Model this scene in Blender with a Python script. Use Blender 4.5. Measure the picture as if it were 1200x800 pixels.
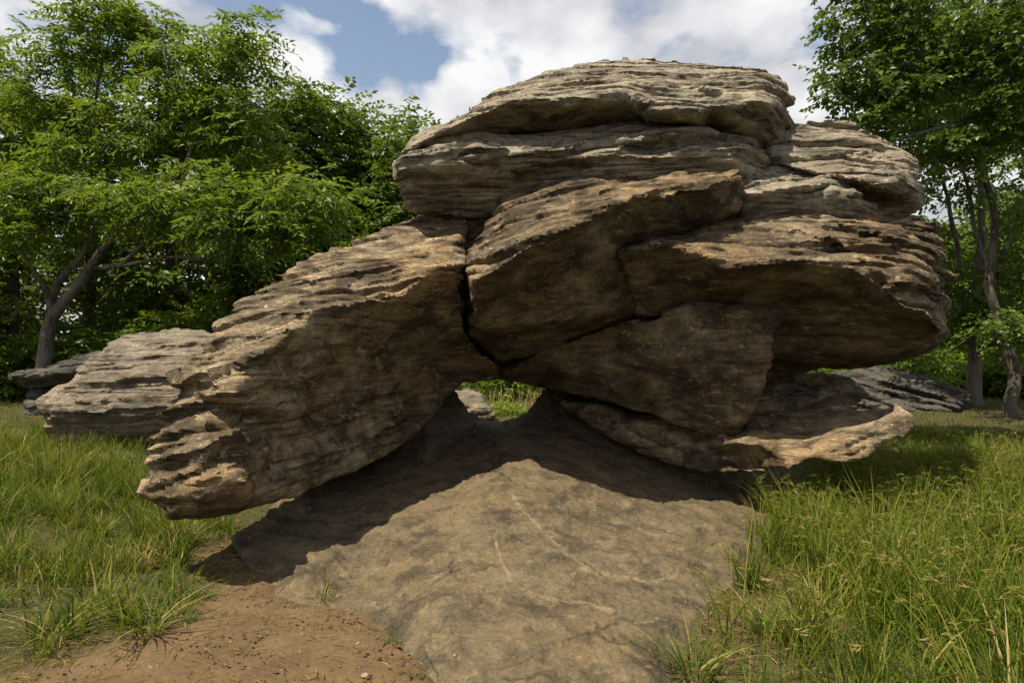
import bpy, math
import numpy as np
from mathutils import Vector, Matrix
from mathutils.geometry import delaunay_2d_cdt

for o in list(bpy.data.objects):
    bpy.data.objects.remove(o, do_unlink=True)
scene = bpy.context.scene
COL = scene.collection

# ------------------------------------------------------------------ camera
F = 720.0                    # focal length in pixels of the 1200 px wide photograph
CAM_H = 1.5
HORIZON = 425.0
PITCH = math.atan((HORIZON - 400.0) / F)
cam_data = bpy.data.cameras.new('camera')
cam_data.sensor_width = 36.0
cam_data.lens = 36.0 * F / 1200.0
cam_data.clip_start = 0.05
cam_data.clip_end = 4000.0
cam = bpy.data.objects.new('camera', cam_data)
COL.objects.link(cam)
cam.location = (0, 0, CAM_H)
cam.rotation_euler = (math.radians(90) + PITCH, 0, 0)
scene.camera = cam

# ------------------------------------------------------------------ light
SUN_EL = math.radians(64)
SUN_AZ = math.radians(50)       # turned from straight behind the camera towards the left
S = Vector((-math.sin(SUN_AZ) * math.cos(SUN_EL), -math.cos(SUN_AZ) * math.cos(SUN_EL), math.sin(SUN_EL)))
sun_data = bpy.data.lights.new('sun', 'SUN')
sun_data.energy = 5.0
sun_data.angle = math.radians(0.5)
sun_data.color = (1.0, 0.91, 0.74)
sun = bpy.data.objects.new('sun', sun_data)
COL.objects.link(sun)
sun.location = (-10, -18, 30)
sun.rotation_euler = S.to_track_quat('Z', 'Y').to_euler()

world = bpy.data.worlds.new('World')
scene.world = world
world.use_nodes = True
wt = world.node_tree
wt.nodes.clear()
SKY_STRENGTH = 0.05
def wn(t, **k):
    n = wt.nodes.new(t)
    for a, b in k.items():
        setattr(n, a, b)
    return n
w_out = wn('ShaderNodeOutputWorld')
w_bg = wn('ShaderNodeBackground')
w_bg.inputs['Strength'].default_value = SKY_STRENGTH
w_sky = wn('ShaderNodeTexSky', sky_type='NISHITA')
w_sky.sun_disc = False
w_sky.sun_elevation = SUN_EL
w_sky.sun_rotation = math.atan2(S.x, S.y)
w_sky.air_density = 1.0
w_sky.dust_density = 1.5
w_tc = wn('ShaderNodeTexCoord')
w_sep = wn('ShaderNodeSeparateXYZ')
w_add = wn('ShaderNodeMath', operation='ADD'); w_add.inputs[1].default_value = 0.42
w_max = wn('ShaderNodeMath', operation='MAXIMUM'); w_max.inputs[1].default_value = 0.0
w_dx = wn('ShaderNodeMath', operation='DIVIDE')
w_dy = wn('ShaderNodeMath', operation='DIVIDE')
w_cmb = wn('ShaderNodeCombineXYZ')
w_map = wn('ShaderNodeMapping')
w_map.inputs['Location'].default_value = (2.4, 5.6, 0.0)
w_n1 = wn('ShaderNodeTexNoise'); w_n1.inputs['Scale'].default_value = 3.0; w_n1.inputs['Detail'].default_value = 10.0; w_n1.inputs['Roughness'].default_value = 0.52
w_n1.inputs['Distortion'].default_value = 0.25
w_r1 = wn('ShaderNodeValToRGB')
w_r1.color_ramp.elements[0].position = 0.39; w_r1.color_ramp.elements[0].color = (0, 0, 0, 1)
w_r1.color_ramp.elements[1].position = 0.47; w_r1.color_ramp.elements[1].color = (1, 1, 1, 1)
w_n2 = wn('ShaderNodeTexNoise'); w_n2.inputs['Scale'].default_value = 5.5; w_n2.inputs['Detail'].default_value = 7.0
w_r2 = wn('ShaderNodeValToRGB')
w_r2.color_ramp.elements[0].position = 0.38; w_r2.color_ramp.elements[0].color = (6.9, 7.1, 7.7, 1)
w_r2.color_ramp.elements[1].position = 0.62; w_r2.color_ramp.elements[1].color = (11.8, 11.8, 11.8, 1)
w_skyc = wn('ShaderNodeMix', data_type='RGBA', blend_type='MULTIPLY'); w_skyc.inputs[0].default_value = 1.0
w_skyc.inputs[7].default_value = (2.5, 2.25, 1.95, 1)
w_mix = wn('ShaderNodeMix', data_type='RGBA')
L = wt.links.new
L(w_tc.outputs['Generated'], w_sep.inputs[0])
L(w_sep.outputs['Z'], w_max.inputs[0]); L(w_max.outputs[0], w_add.inputs[0])
L(w_sep.outputs['X'], w_dx.inputs[0]); L(w_add.outputs[0], w_dx.inputs[1])
L(w_sep.outputs['Y'], w_dy.inputs[0]); L(w_add.outputs[0], w_dy.inputs[1])
L(w_dx.outputs[0], w_cmb.inputs[0]); L(w_dy.outputs[0], w_cmb.inputs[1])
L(w_cmb.outputs[0], w_map.inputs[0])
L(w_map.outputs[0], w_n1.inputs['Vector']); L(w_map.outputs[0], w_n2.inputs['Vector'])
L(w_n1.outputs['Fac'], w_r1.inputs[0]); L(w_n2.outputs['Fac'], w_r2.inputs[0])
L(w_sky.outputs[0], w_skyc.inputs[6])
L(w_r1.outputs[0], w_mix.inputs[0]); L(w_skyc.outputs[2], w_mix.inputs[6]); L(w_r2.outputs[0], w_mix.inputs[7])
L(w_mix.outputs[2], w_bg.inputs[0]); L(w_bg.outputs[0], w_out.inputs[0])

vs = scene.view_settings
vs.view_transform = 'Standard'
vs.look = 'None'
vs.gamma = 1.0
vs.exposure = 0.72
vs.use_curve_mapping = False
scene.render.engine = 'CYCLES'
scene.cycles.max_bounces = 6
scene.cycles.diffuse_bounces = 3
scene.cycles.transmission_bounces = 3
scene.cycles.use_denoising = True
scene.cycles.sample_clamp_indirect = 4.0

# ------------------------------------------------------------------ pixel -> world helpers
SP, CP = math.sin(PITCH), math.cos(PITCH)
def ray(px, py):
    a = (np.asarray(px, float) - 600.0) / F
    b = (400.0 - np.asarray(py, float)) / F
    return a, CP - b * SP, SP + b * CP            # x, y, z of the direction
def at(px, py, Y):
    dx, dy, dz = ray(px, py)
    t = np.asarray(Y, float) / dy
    return np.stack([dx * t, dy * t, CAM_H + dz * t], -1)
def depth_for_z(px, py, z):
    dx, dy, dz = ray(px, py)
    return (z - CAM_H) / dz * dy

# ------------------------------------------------------------------ numpy noise
def _hash(ix, iy, iz, seed):
    h = (ix * 374761393 + iy * 668265263 + iz * 2147483647 + seed * 1274126177) & 0xFFFFFFFF
    h = ((h ^ (h >> 13)) * 1274126177) & 0xFFFFFFFF
    h = (h ^ (h >> 16)) & 0xFFFFFFFF
    h = (h * 2246822519) & 0xFFFFFFFF
    return (h ^ (h >> 15)) & 0xFFFFFFFF
_G = np.array([(1,1,0),(-1,1,0),(1,-1,0),(-1,-1,0),(1,0,1),(-1,0,1),(1,0,-1),(-1,0,-1),(0,1,1),(0,-1,1),(0,1,-1),(0,-1,-1)], float)
def perlin(p, seed=0):
    p = np.asarray(p, float)
    i = np.floor(p).astype(np.int64)
    f = p - i
    u = f * f * f * (f * (f * 6 - 15) + 10)
    r = 0.0
    for dx in (0, 1):
        wx = u[:, 0] if dx else 1 - u[:, 0]
        for dy in (0, 1):
            wy = u[:, 1] if dy else 1 - u[:, 1]
            for dz in (0, 1):
                wz = u[:, 2] if dz else 1 - u[:, 2]
                g = _G[_hash(i[:, 0] + dx, i[:, 1] + dy, i[:, 2] + dz, seed) % 12]
                d = g[:, 0] * (f[:, 0] - dx) + g[:, 1] * (f[:, 1] - dy) + g[:, 2] * (f[:, 2] - dz)
                r = r + wx * wy * wz * d
    return r
def fbm(p, octaves=4, seed=0, gain=0.5):
    a, s, r = 1.0, 1.0, 0.0
    for o in range(octaves):
        r = r + a * perlin(p * s + 13.7 * o, seed + o)
        a *= gain; s *= 2.03
    return r
def smooth01(x):
    x = np.clip(x, 0, 1)
    return x * x * (3 - 2 * x)

# ------------------------------------------------------------------ object helpers
def mesh_object(name, verts, faces, material, parent=None, smooth=True, attrs=None):
    me = bpy.data.meshes.new(name)
    verts = np.asarray(verts, np.float32); faces = np.asarray(faces, np.int32)
    n, k = len(faces), faces.shape[1]
    me.vertices.add(len(verts)); me.vertices.foreach_set('co', verts.ravel())
    me.loops.add(n * k); me.loops.foreach_set('vertex_index', faces.ravel())
    me.polygons.add(n)
    me.polygons.foreach_set('loop_start', np.arange(0, n * k, k, dtype=np.int32))
    me.polygons.foreach_set('loop_total', np.full(n, k, dtype=np.int32))
    me.polygons.foreach_set('use_smooth', np.full(n, smooth, dtype=bool))
    if attrs:
        for an, av in attrs.items():
            at_ = me.attributes.new(an, 'FLOAT', 'POINT')
            at_.data.foreach_set('value', np.asarray(av, np.float32))
    me.update(calc_edges=True)
    me.materials.append(material)
    ob = bpy.data.objects.new(name, me)
    COL.objects.link(ob)
    if parent is not None:
        ob.parent = parent
    return ob
def tag(o, label=None, cat=None, group=None, kind=None):
    if label: o['label'] = label
    if cat: o['category'] = cat
    if group: o['group'] = group
    if kind: o['kind'] = kind
    return o
def empty(name, loc, label, cat, group=None):
    o = bpy.data.objects.new(name, None)
    o.empty_display_size = 0.2
    COL.objects.link(o)
    o.location = loc
    return tag(o, label, cat, group)
def set_local(ob, root):
    ob.parent = root
    ob.matrix_parent_inverse = Matrix.Translation(-Vector(root.location))

# ------------------------------------------------------------------ materials
class NT:
    def __init__(self, name):
        self.m = bpy.data.materials.new(name); self.m.use_nodes = True
        self.t = self.m.node_tree; self.t.nodes.clear()
        self.out = self.n('ShaderNodeOutputMaterial')
    def n(self, t, **k):
        nd = self.t.nodes.new(t)
        for a, b in k.items(): setattr(nd, a, b)
        return nd
    def l(self, a, b): self.t.links.new(a, b)
    def noise(self, vec, scale, detail=5, rough=0.55, dist=0.0):
        nd = self.n('ShaderNodeTexNoise')
        nd.inputs['Scale'].default_value = scale; nd.inputs['Detail'].default_value = detail
        nd.inputs['Roughness'].default_value = rough; nd.inputs['Distortion'].default_value = dist
        self.l(vec, nd.inputs['Vector']); return nd.outputs['Fac']
    def ramp(self, fac, stops):
        nd = self.n('ShaderNodeValToRGB'); cr = nd.color_ramp
        while len(cr.elements) < len(stops): cr.elements.new(0.5)
        for e, (p, c) in zip(cr.elements, stops):
            e.position = p; e.color = c if len(c) == 4 else (*c, 1)
        self.l(fac, nd.inputs[0]); return nd.outputs[0]
    def mix(self, fac, a, b, mode='MIX'):
        nd = self.n('ShaderNodeMix', data_type='RGBA', blend_type=mode)
        for sock, v in ((0, fac), (6, a), (7, b)):
            if isinstance(v, (int, float)): nd.inputs[sock].default_value = v
            elif isinstance(v, tuple): nd.inputs[sock].default_value = v if len(v) == 4 else (*v, 1)
            else: self.l(v, nd.inputs[sock])
        return nd.outputs[2]
    def math(self, op, a, b=None):
        nd = self.n('ShaderNodeMath', operation=op)
        for i, v in enumerate((a, b)):
            if v is None: continue
            if isinstance(v, (int, float)): nd.inputs[i].default_value = v
            else: self.l(v, nd.inputs[i])
        return nd.outputs[0]
    def bump(self, height, strength, dist, normal=None):
        nd = self.n('ShaderNodeBump'); nd.inputs['Strength'].default_value = strength; nd.inputs['Distance'].default_value = dist
        self.l(height, nd.inputs['Height'])
        if normal is not None: self.l(normal, nd.inputs['Normal'])
        return nd.outputs[0]
    def mapping(self, vec, scale=(1, 1, 1), rot=(0, 0, 0), loc=(0, 0, 0)):
        nd = self.n('ShaderNodeMapping')
        nd.inputs['Scale'].default_value = scale; nd.inputs['Rotation'].default_value = rot; nd.inputs['Location'].default_value = loc
        self.l(vec, nd.inputs[0]); return nd.outputs[0]
    def finish(self, color, rough=0.85, normal=None, spec=0.25):
        b = self.n('ShaderNodeBsdfPrincipled')
        if isinstance(color, tuple): b.inputs['Base Color'].default_value = (*color, 1)
        else: self.l(color, b.inputs['Base Color'])
        b.inputs['Roughness'].default_value = rough
        b.inputs['Specular IOR Level'].default_value = spec
        if normal is not None: self.l(normal, b.inputs['Normal'])
        self.l(b.outputs[0], self.out.inputs[0])
        return b

def rock_material(name, tan, grey, dark, stain, dip=0.0, stain_amt=0.5, dark_amt=0.5, strata=1.0, crust=(0.47, 0.58), grain=1.0, cscale=1.9, fissures=0.0):
    k = NT(name)
    geo = k.n('ShaderNodeNewGeometry'); pos = geo.outputs['Position']
    bed = k.mapping(pos, scale=(0.6, 0.6, 7.0), rot=(0, dip, 0))
    thin = k.mapping(pos, scale=(0.8, 0.8, 17.0), rot=(0, dip, 0), loc=(2.0, 7.0, 1.0))
    hair = k.mapping(pos, scale=(1.3, 1.3, 44.0), rot=(0, dip, 0))
    n_big = k.noise(pos, 0.9, 6, 0.6)
    n_med = k.noise(pos, 5.0, 8, 0.68)
    n_fine = k.noise(pos, 34.0, 7, 0.75)
    n_bed = k.noise(bed, 1.5, 6, 0.6, 0.3)
    n_thin = k.noise(thin, 1.5, 5, 0.55, 0.5)
    n_hair = k.noise(hair, 1.6, 4, 0.6, 0.4)
    base = k.mix(k.ramp(n_med, [(0.38, (0, 0, 0)), (0.60, (1, 1, 1))]), grey, tan)
    base = k.mix(k.math('MULTIPLY', k.ramp(n_bed, [(0.42, (0, 0, 0)), (0.62, (1, 1, 1))]), 0.6 * strata), base, tuple(c * 0.6 for c in grey))
    base = k.mix(k.math('MULTIPLY', k.ramp(n_big, [(0.46, (0, 0, 0)), (0.58, (1, 1, 1))]), stain_amt), base, stain)
    # dark mineral crust in irregular patches, broken through along the bedding; heavy settings add painted underside shade
    n_crust = k.noise(k.mapping(pos, scale=(1, 1, 1.8), rot=(0, dip, 0), loc=(3.7, 1.2, 8.1)), cscale, 10, 0.72, 0.5)
    base = k.mix(k.math('MULTIPLY', k.ramp(n_crust, [(crust[0], (0, 0, 0)), (crust[1], (1, 1, 1))]), dark_amt), base, dark)
    # pale flaked spots, lichen specks
    n_pale = k.noise(k.mapping(pos, scale=(1, 1, 2.4), rot=(0, dip, 0), loc=(9.0, 4.0, 2.0)), 6.0, 9, 0.74, 0.6)
    base = k.mix(k.math('MULTIPLY', k.ramp(n_pale, [(0.57, (0, 0, 0)), (0.65, (1, 1, 1))]), 0.75), base, tuple(min(1, c * 1.35) for c in tan))
    n_speck = k.noise(k.mapping(pos, loc=(1.0, 5.0, 3.0)), 21.0, 5, 0.7)
    base = k.mix(k.math('MULTIPLY', k.ramp(n_speck, [(0.60, (0, 0, 0)), (0.66, (1, 1, 1))]), 0.6), base, dark)
    base = k.mix(0.75 * grain, base, k.ramp(n_fine, [(0.3, (0.45, 0.45, 0.45)), (0.7, (1.5, 1.5, 1.5))]), 'MULTIPLY')
    n_grit = k.noise(pos, 110.0, 4, 0.8)
    base = k.mix(0.6 * grain, base, k.ramp(n_grit, [(0.32, (0.4, 0.4, 0.4)), (0.5, (1, 1, 1)), (0.68, (1.6, 1.55, 1.5))]), 'MULTIPLY')
    # dark bedding hairlines
    line = k.ramp(n_thin, [(0.355, (1, 1, 1)), (0.40, (0, 0, 0))])
    base = k.mix(k.math('MULTIPLY', line, 0.75 * strata), base, tuple(c * 0.6 for c in dark))
    base = k.mix(k.math('MULTIPLY', k.ramp(n_hair, [(0.38, (1, 1, 1)), (0.46, (0, 0, 0))]), 0.45 * strata), base, dark)
    va = k.n('ShaderNodeAttribute'); va.attribute_name = 'vein'
    vm = k.math('MULTIPLY', va.outputs['Fac'], k.ramp(k.noise(pos, 11.0, 5, 0.7), [(0.36, (0, 0, 0)), (0.55, (0.9, 0.9, 0.9))]))
    base = k.mix(vm, base, tuple(min(1, c * 1.7) for c in tan))
    b0 = None
    if fissures > 0:
        # hairline fissures: edges of warped cells, only here and there
        wv = k.n('ShaderNodeMix', data_type='VECTOR'); wv.inputs[0].default_value = 0.28
        nz_ = k.n('ShaderNodeTexNoise'); nz_.inputs['Scale'].default_value = 2.2; nz_.inputs['Detail'].default_value = 6; k.l(pos, nz_.inputs['Vector'])
        k.l(pos, wv.inputs[4]); k.l(nz_.outputs['Color'], wv.inputs[5])
        vo = k.n('ShaderNodeTexVoronoi', feature='DISTANCE_TO_EDGE'); vo.inputs['Scale'].default_value = 1.35; k.l(wv.outputs[1], vo.inputs['Vector'])
        edge = k.ramp(vo.outputs['Distance'], [(0.0, (1, 1, 1)), (0.012, (0, 0, 0))])
        fm = k.math('MULTIPLY', edge, k.ramp(k.noise(pos, 1.7, 3), [(0.48, (0, 0, 0)), (0.56, (1, 1, 1))]))
        fm = k.math('MULTIPLY', fm, fissures)
        base = k.mix(k.math('MULTIPLY', fm, 0.7), base, dark)
        inv = k.math('SUBTRACT', 1.0, fm)
        b0 = k.bump(inv, 0.8, 0.03)
    b1 = k.bump(n_fine, 0.9 * grain, 0.016, b0)
    b2 = k.bump(n_hair, 0.65 * strata + 0.05, 0.018, b1)
    b3 = k.bump(k.ramp(n_thin, [(0.33, (0, 0, 0)), (0.42, (0.8, 0.8, 0.8)), (0.7, (1, 1, 1))]), 0.9 * strata + 0.02, 0.035, b2)
    b3 = k.bump(n_grit, 0.6 * grain, 0.006, b3)
    b4 = k.bump(n_med, 0.7 * grain, 0.05, b3)
    k.finish(base, 0.88, b4, 0.25)
    return k.m

M_UP = rock_material('sandstone_weathered', (0.37, 0.32, 0.24), (0.215, 0.188, 0.142), (0.036, 0.031, 0.025), (0.26, 0.19, 0.115), dip=0.05, stain_amt=0.3, dark_amt=0.6, strata=0.9)
M_LOBE = rock_material('sandstone_lobe', (0.40, 0.315, 0.195), (0.22, 0.166, 0.102), (0.028, 0.020, 0.012), (0.24, 0.14, 0.05), dip=0.27, stain_amt=0.5, dark_amt=0.85, strata=0.65, crust=(0.41, 0.58))  # crust coverage raised to put some underside shade into the colour
M_BLOCK = rock_material('sandstone_varnish_shade', (0.30, 0.225, 0.135), (0.15, 0.11, 0.068), (0.026, 0.0185, 0.011), (0.185, 0.105, 0.036), dip=0.18, stain_amt=0.5, dark_amt=0.9, strata=0.45, crust=(0.37, 0.58))  # dark varnish, deepened further to paint in shade beneath the overhangs
M_LENS = rock_material('sandstone_lens', (0.32, 0.245, 0.15), (0.16, 0.12, 0.074), (0.026, 0.0185, 0.011), (0.185, 0.105, 0.038), dip=-0.10, stain_amt=0.5, dark_amt=0.88, strata=0.55, crust=(0.38, 0.58))  # crust darker than its own tone, standing in for shade below the lip
M_RAMP = rock_material('sandstone_ramp', (0.158, 0.121, 0.069), (0.106, 0.081, 0.047), (0.028, 0.023, 0.016), (0.14, 0.096, 0.046), dip=0.0, stain_amt=0.4, dark_amt=0.75, strata=0.08, crust=(0.46, 0.62), grain=0.85, cscale=3.2, fissures=0.6)
M_GREY = rock_material('sandstone_grey', (0.25, 0.21, 0.155), (0.165, 0.138, 0.10), (0.04, 0.035, 0.028), (0.20, 0.15, 0.09), dip=0.04, stain_amt=0.4, dark_amt=0.45)
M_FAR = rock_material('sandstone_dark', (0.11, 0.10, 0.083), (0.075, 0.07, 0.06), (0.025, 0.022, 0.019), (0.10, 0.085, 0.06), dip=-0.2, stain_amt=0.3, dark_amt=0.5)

def attr_mat(name, stops, rough=0.6, trans=0.0, tcol=(0.25, 0.35, 0.05), spec=0.3):
    """foliage: colour from the per-leaf 'tint' attribute, some light passing through the blade"""
    k = NT(name)
    a = k.n('ShaderNodeAttribute'); a.attribute_name = 'tint'
    col = k.ramp(a.outputs['Fac'], stops)
    b = k.n('ShaderNodeBsdfPrincipled')
    k.l(col, b.inputs['Base Color']); b.inputs['Roughness'].default_value = rough
    b.inputs['Specular IOR Level'].default_value = spec
    if trans > 0:
        t = k.n('ShaderNodeBsdfTranslucent')
        k.l(k.mix(0.5, col, tcol), t.inputs['Color'])
        mx = k.n('ShaderNodeMixShader'); mx.inputs[0].default_value = trans
        k.l(b.outputs[0], mx.inputs[1]); k.l(t.outputs[0], mx.inputs[2]); k.l(mx.outputs[0], k.out.inputs[0])
    else:
        k.l(b.outputs[0], k.out.inputs[0])
    return k.m
M_LEAF = attr_mat('leaf_ash', [(0.0, (0.034, 0.070, 0.010)), (0.5, (0.092, 0.148, 0.015)), (1.0, (0.225, 0.27, 0.032))], 0.42, 0.45, (0.24, 0.33, 0.02))
M_LEAF_DARK = attr_mat('leaf_dense', [(0.0, (0.036, 0.070, 0.010)), (0.5, (0.072, 0.122, 0.014)), (1.0, (0.17, 0.215, 0.028))], 0.42, 0.42, (0.22, 0.29, 0.02))
M_LEAF_BROAD = attr_mat('leaf_broad', [(0.0, (0.035, 0.07, 0.010)), (0.6, (0.085, 0.135, 0.017)), (0.93, (0.17, 0.22, 0.03)), (0.97, (0.25, 0.10, 0.04)), (1.0, (0.28, 0.11, 0.05))], 0.45, 0.38, (0.16, 0.24, 0.02))
M_GRASS = attr_mat('grass_blade', [(0.0, (0.026, 0.058, 0.006)), (0.45, (0.078, 0.120, 0.011)), (0.75, (0.17, 0.175, 0.024)), (0.9, (0.29, 0.225, 0.075)), (1.0, (0.38, 0.29, 0.13))], 0.6, 0.36, (0.20, 0.24, 0.012), spec=0.12)
M_BARK = None
def bark_material():
    k = NT('bark')
    geo = k.n('ShaderNodeNewGeometry'); pos = geo.outputs['Position']
    n1 = k.noise(k.mapping(pos, scale=(6, 6, 1.2)), 3.0, 8, 0.65, 0.5)
    n2 = k.noise(pos, 2.0, 4)
    c = k.ramp(n1, [(0.35, (0.035, 0.028, 0.022)), (0.55, (0.11, 0.092, 0.072)), (0.75, (0.20, 0.175, 0.145))])
    c = k.mix(k.ramp(n2, [(0.45, (0, 0, 0)), (0.65, (0.6, 0.6, 0.6))]), c, (0.17, 0.16, 0.14))
    k.finish(c, 0.9, k.bump(n1, 0.9, 0.03), 0.15)
    return k.m
M_BARK = bark_material()

# ------------------------------------------------------------------ ground
def ground_z(x, y):
    x = np.asarray(x, float); y = np.asarray(y, float)
    p = np.stack([x * 0.35, y * 0.35, np.zeros_like(x)], -1).reshape(-1, 3)
    n = fbm(p, 3, 5).reshape(x.shape)
    rise = 0.45 * smooth01((y - 6.0) / 9.0)
    behind = 0.12 * smooth01((y - 8.5) / 4.0) * np.exp(-((x + 0.5) / 4.0) ** 2)
    left_bank = 0.12 * smooth01((-x - 3.0) / 3.0)
    fade = np.clip(1.2 - np.hypot(x, y) / 60.0, 0.0, 1)
    calm = smooth01((np.hypot(x, y - 3.5) - 2.6) / 2.5)
    return (rise + behind) + left_bank * fade + 0.10 * n * fade * calm
def pix_ground(px, py):
    Y = float(depth_for_z(px, py, 0.0))
    for _ in range(12):
        p = at(px, py, Y)
        Y = 0.5 * Y + 0.5 * float(depth_for_z(px, py, float(ground_z(p[0], p[1]))))
    return at(px, py, Y)
def in_poly(x, y, poly):
    x = np.asarray(x); y = np.asarray(y)
    c = np.zeros(x.shape, bool)
    j = len(poly) - 1
    for i in range(len(poly)):
        xi, yi = poly[i]; xj, yj = poly[j]
        with np.errstate(divide='ignore', invalid='ignore'):
            t = ((yi > y) != (yj > y)) & (x < (xj - xi) * (y - yi) / (yj - yi + 1e-12) + xi)
        c ^= t
        j = i
    return c
def poly_dist(x, y, poly, closed=True):
    """distance from points to a polyline"""
    pts = np.stack([np.ravel(x), np.ravel(y)], -1)
    best = np.full(len(pts), 1e9)
    n = len(poly)
    for i in range(n if closed else n - 1):
        a = np.array(poly[i][:2], float); b = np.array(poly[(i + 1) % n][:2], float)
        ab = b - a
        t = np.clip(((pts - a) @ ab) / (ab @ ab + 1e-12), 0, 1)
        d = np.hypot(*(pts - a - t[:, None] * ab).T)
        best = np.minimum(best, d)
    return best.reshape(np.shape(x))
# outline and relief of the worn rock ramp (see the arch below); the ground dips beneath it
def zr(px, py, z): return (px, py, float(depth_for_z(px, py, z)))
RAMP = [zr(319,590,.13),zr(314,600,.12),zr(302,611,.11),zr(285,618,.10),zr(272,627,.09),zr(275,640,.06),zr(284,652,.03),zr(292,667,.0),zr(308,680,-.03),zr(314,704,-.06),zr(345,716,-.05),zr(390,718,-.03),zr(428,728,-.03),zr(450,748,-.03),zr(478,772,-.03),zr(500,800,-.03),(530,835,2.75),(600,850,2.7),
 (700,860,2.62),(800,850,2.7),zr(800,800,-.03),zr(806,752,-.03),zr(830,720,-.03),zr(870,690,-.05),zr(890,655,-.06),zr(915,620,-.05),zr(945,590,-.03),(955,558,8.0),(900,540,8.2),(850,520,8.3),(780,492,8.6),(700,464,8.9),(640,450,9.1),(632,463,9.2),(628,471,9.25),(619,481,9.3),(604,490,9.3),(588,493,9.3),(570,491,9.3),(556,486,9.25),(545,477,9.2),(537,463,9.1),
 (528,450,8.9),(500,468,8.6),(450,508,8.2),(390,545,7.6)]
ramp_feat = [
 [zr(578,500,.66),zr(592,515,.60),zr(612,530,.52),zr(638,551,.42),zr(650,600,.30),zr(655,660,.21),zr(655,730,.13),zr(650,800,.06)],
 [zr(500,545,.30),zr(470,575,.20),zr(415,612,.11),zr(370,645,.07),zr(340,680,.03)],
 [zr(585,572,.36),zr(560,600,.28),zr(535,650,.18),zr(515,700,.11),zr(530,760,.06),zr(560,800,.05)],
 [zr(695,563,.34),zr(735,578,.22),zr(780,592,.12),zr(830,612,.08),zr(862,640,.04)], [zr(750,660,.12),zr(770,730,.07),zr(760,790,.05)],
 [(665,500,8.2),(720,530,7.6),(800,560,7.2),(860,580,6.8)], [(450,555,7.1),(390,590,6.3),(325,618,5.4)]]
RAMP_XY = [tuple(at(*p)[:2]) for p in RAMP]
# worn bare earth in front of the ramp, in metres on the ground
DIRT = [tuple(pix_ground(a, b)[:2]) for a, b in [(-60, 800), (60, 770), (150, 755), (215, 715), (235, 655), (270, 625), (320, 640), (420, 690), (520, 760), (560, 800)]] + [(0.2, 2.2), (-2.6, 2.0)]
DIRT2 = [tuple(pix_ground(a, b)[:2]) for a, b in [(780, 760), (850, 690), (880, 650), (930, 690), (1000, 740), (900, 770), (850, 800)]]
def dirt_amount(x, y):
    w = 0.22 * fbm(np.stack([np.ravel(x) * 2.2, np.ravel(y) * 2.2, np.zeros(np.size(x))], -1), 4, 21).reshape(np.shape(x))
    d1 = poly_dist(x, y, DIRT); d1 = np.where(in_poly(x, y, DIRT), -d1, d1)
    d2 = poly_dist(x, y, DIRT2); d2 = np.where(in_poly(x, y, DIRT2), -d2, d2)
    a = smooth01(0.5 - (d1 + w) / 0.45)
    b = 0.6 * smooth01(0.5 - (d2 + w) / 0.5)
    return np.maximum(a, b)

def build_ground():
    xs = np.concatenate([-np.geomspace(2500, 12.5, 40), np.linspace(-12, 12, 241), np.geomspace(12.5, 2500, 40)])
    ys = np.concatenate([-np.geomspace(60, 1, 12), np.linspace(-0.5, 1.9, 10), np.linspace(2.0, 14, 151), np.geomspace(14.3, 3500, 45)])
    X, Y = np.meshgrid(xs, ys)
    Z = ground_z(X, Y)
    fx, fy = X.ravel(), Y.ravel()
    near = (np.abs(fx) < 12.5) & (fy < 15) & (fy > 1.5)
    dirt = np.zeros(len(fx)); dirt[near] = dirt_amount(fx[near], fy[near])
    z = Z.ravel()
    p = np.stack([fx * 6, fy * 6, z * 0], -1)
    z[near] += 0.022 * fbm(p[near], 3, 33) + 0.012 * np.abs(fbm(p[near] * 2.7, 2, 71))
    sunk = np.zeros(len(fx)); ins = np.zeros(len(fx), bool)
    ins[near] = in_poly(fx[near], fy[near], RAMP_XY)
    sunk[ins] = 0.30 * smooth01(poly_dist(fx[ins], fy[ins], RAMP_XY) / 0.35)
    z -= sunk
    nx, ny = len(xs), len(ys)
    i = np.arange(nx * ny).reshape(ny, nx)
    faces = np.stack([i[:-1, :-1].ravel(), i[:-1, 1:].ravel(), i[1:, 1:].ravel(), i[1:, :-1].ravel()], -1)
    k = NT('meadow_soil')
    geo = k.n('ShaderNodeNewGeometry'); pos = geo.outputs['Position']
    a = k.n('ShaderNodeAttribute'); a.attribute_name = 'dirt'
    n1 = k.noise(pos, 3.0, 8, 0.65); n2 = k.noise(pos, 30.0, 8, 0.7); n3 = k.noise(pos, 0.25, 5, 0.6)
    soil = k.ramp(n1, [(0.3, (0.092, 0.060, 0.031)), (0.7, (0.155, 0.103, 0.054))])
    soil = k.mix(0.6, soil, k.ramp(n2, [(0.3, (0.5, 0.5, 0.5)), (0.7, (1.4, 1.4, 1.4))]), 'MULTIPLY')
    turf = k.ramp(n2, [(0.3, (0.020, 0.020, 0.009)), (0.5, (0.050, 0.044, 0.019)), (0.72, (0.12, 0.095, 0.045))])
    turf = k.mix(k.ramp(n3, [(0.4, (0, 0, 0)), (0.65, (0.5, 0.5, 0.5))]), turf, (0.06, 0.068, 0.022))
    col = k.mix(a.outputs['Fac'], turf, soil)
    bm = k.bump(n2, 0.8, 0.02, k.bump(n1, 0.5, 0.05))
    k.finish(col, 0.95, bm, 0.1)
    g = mesh_object('ground', np.stack([fx, fy, z], -1), faces, k.m, attrs={'dirt': dirt})
    tag(g, kind='structure')
build_ground()

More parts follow.
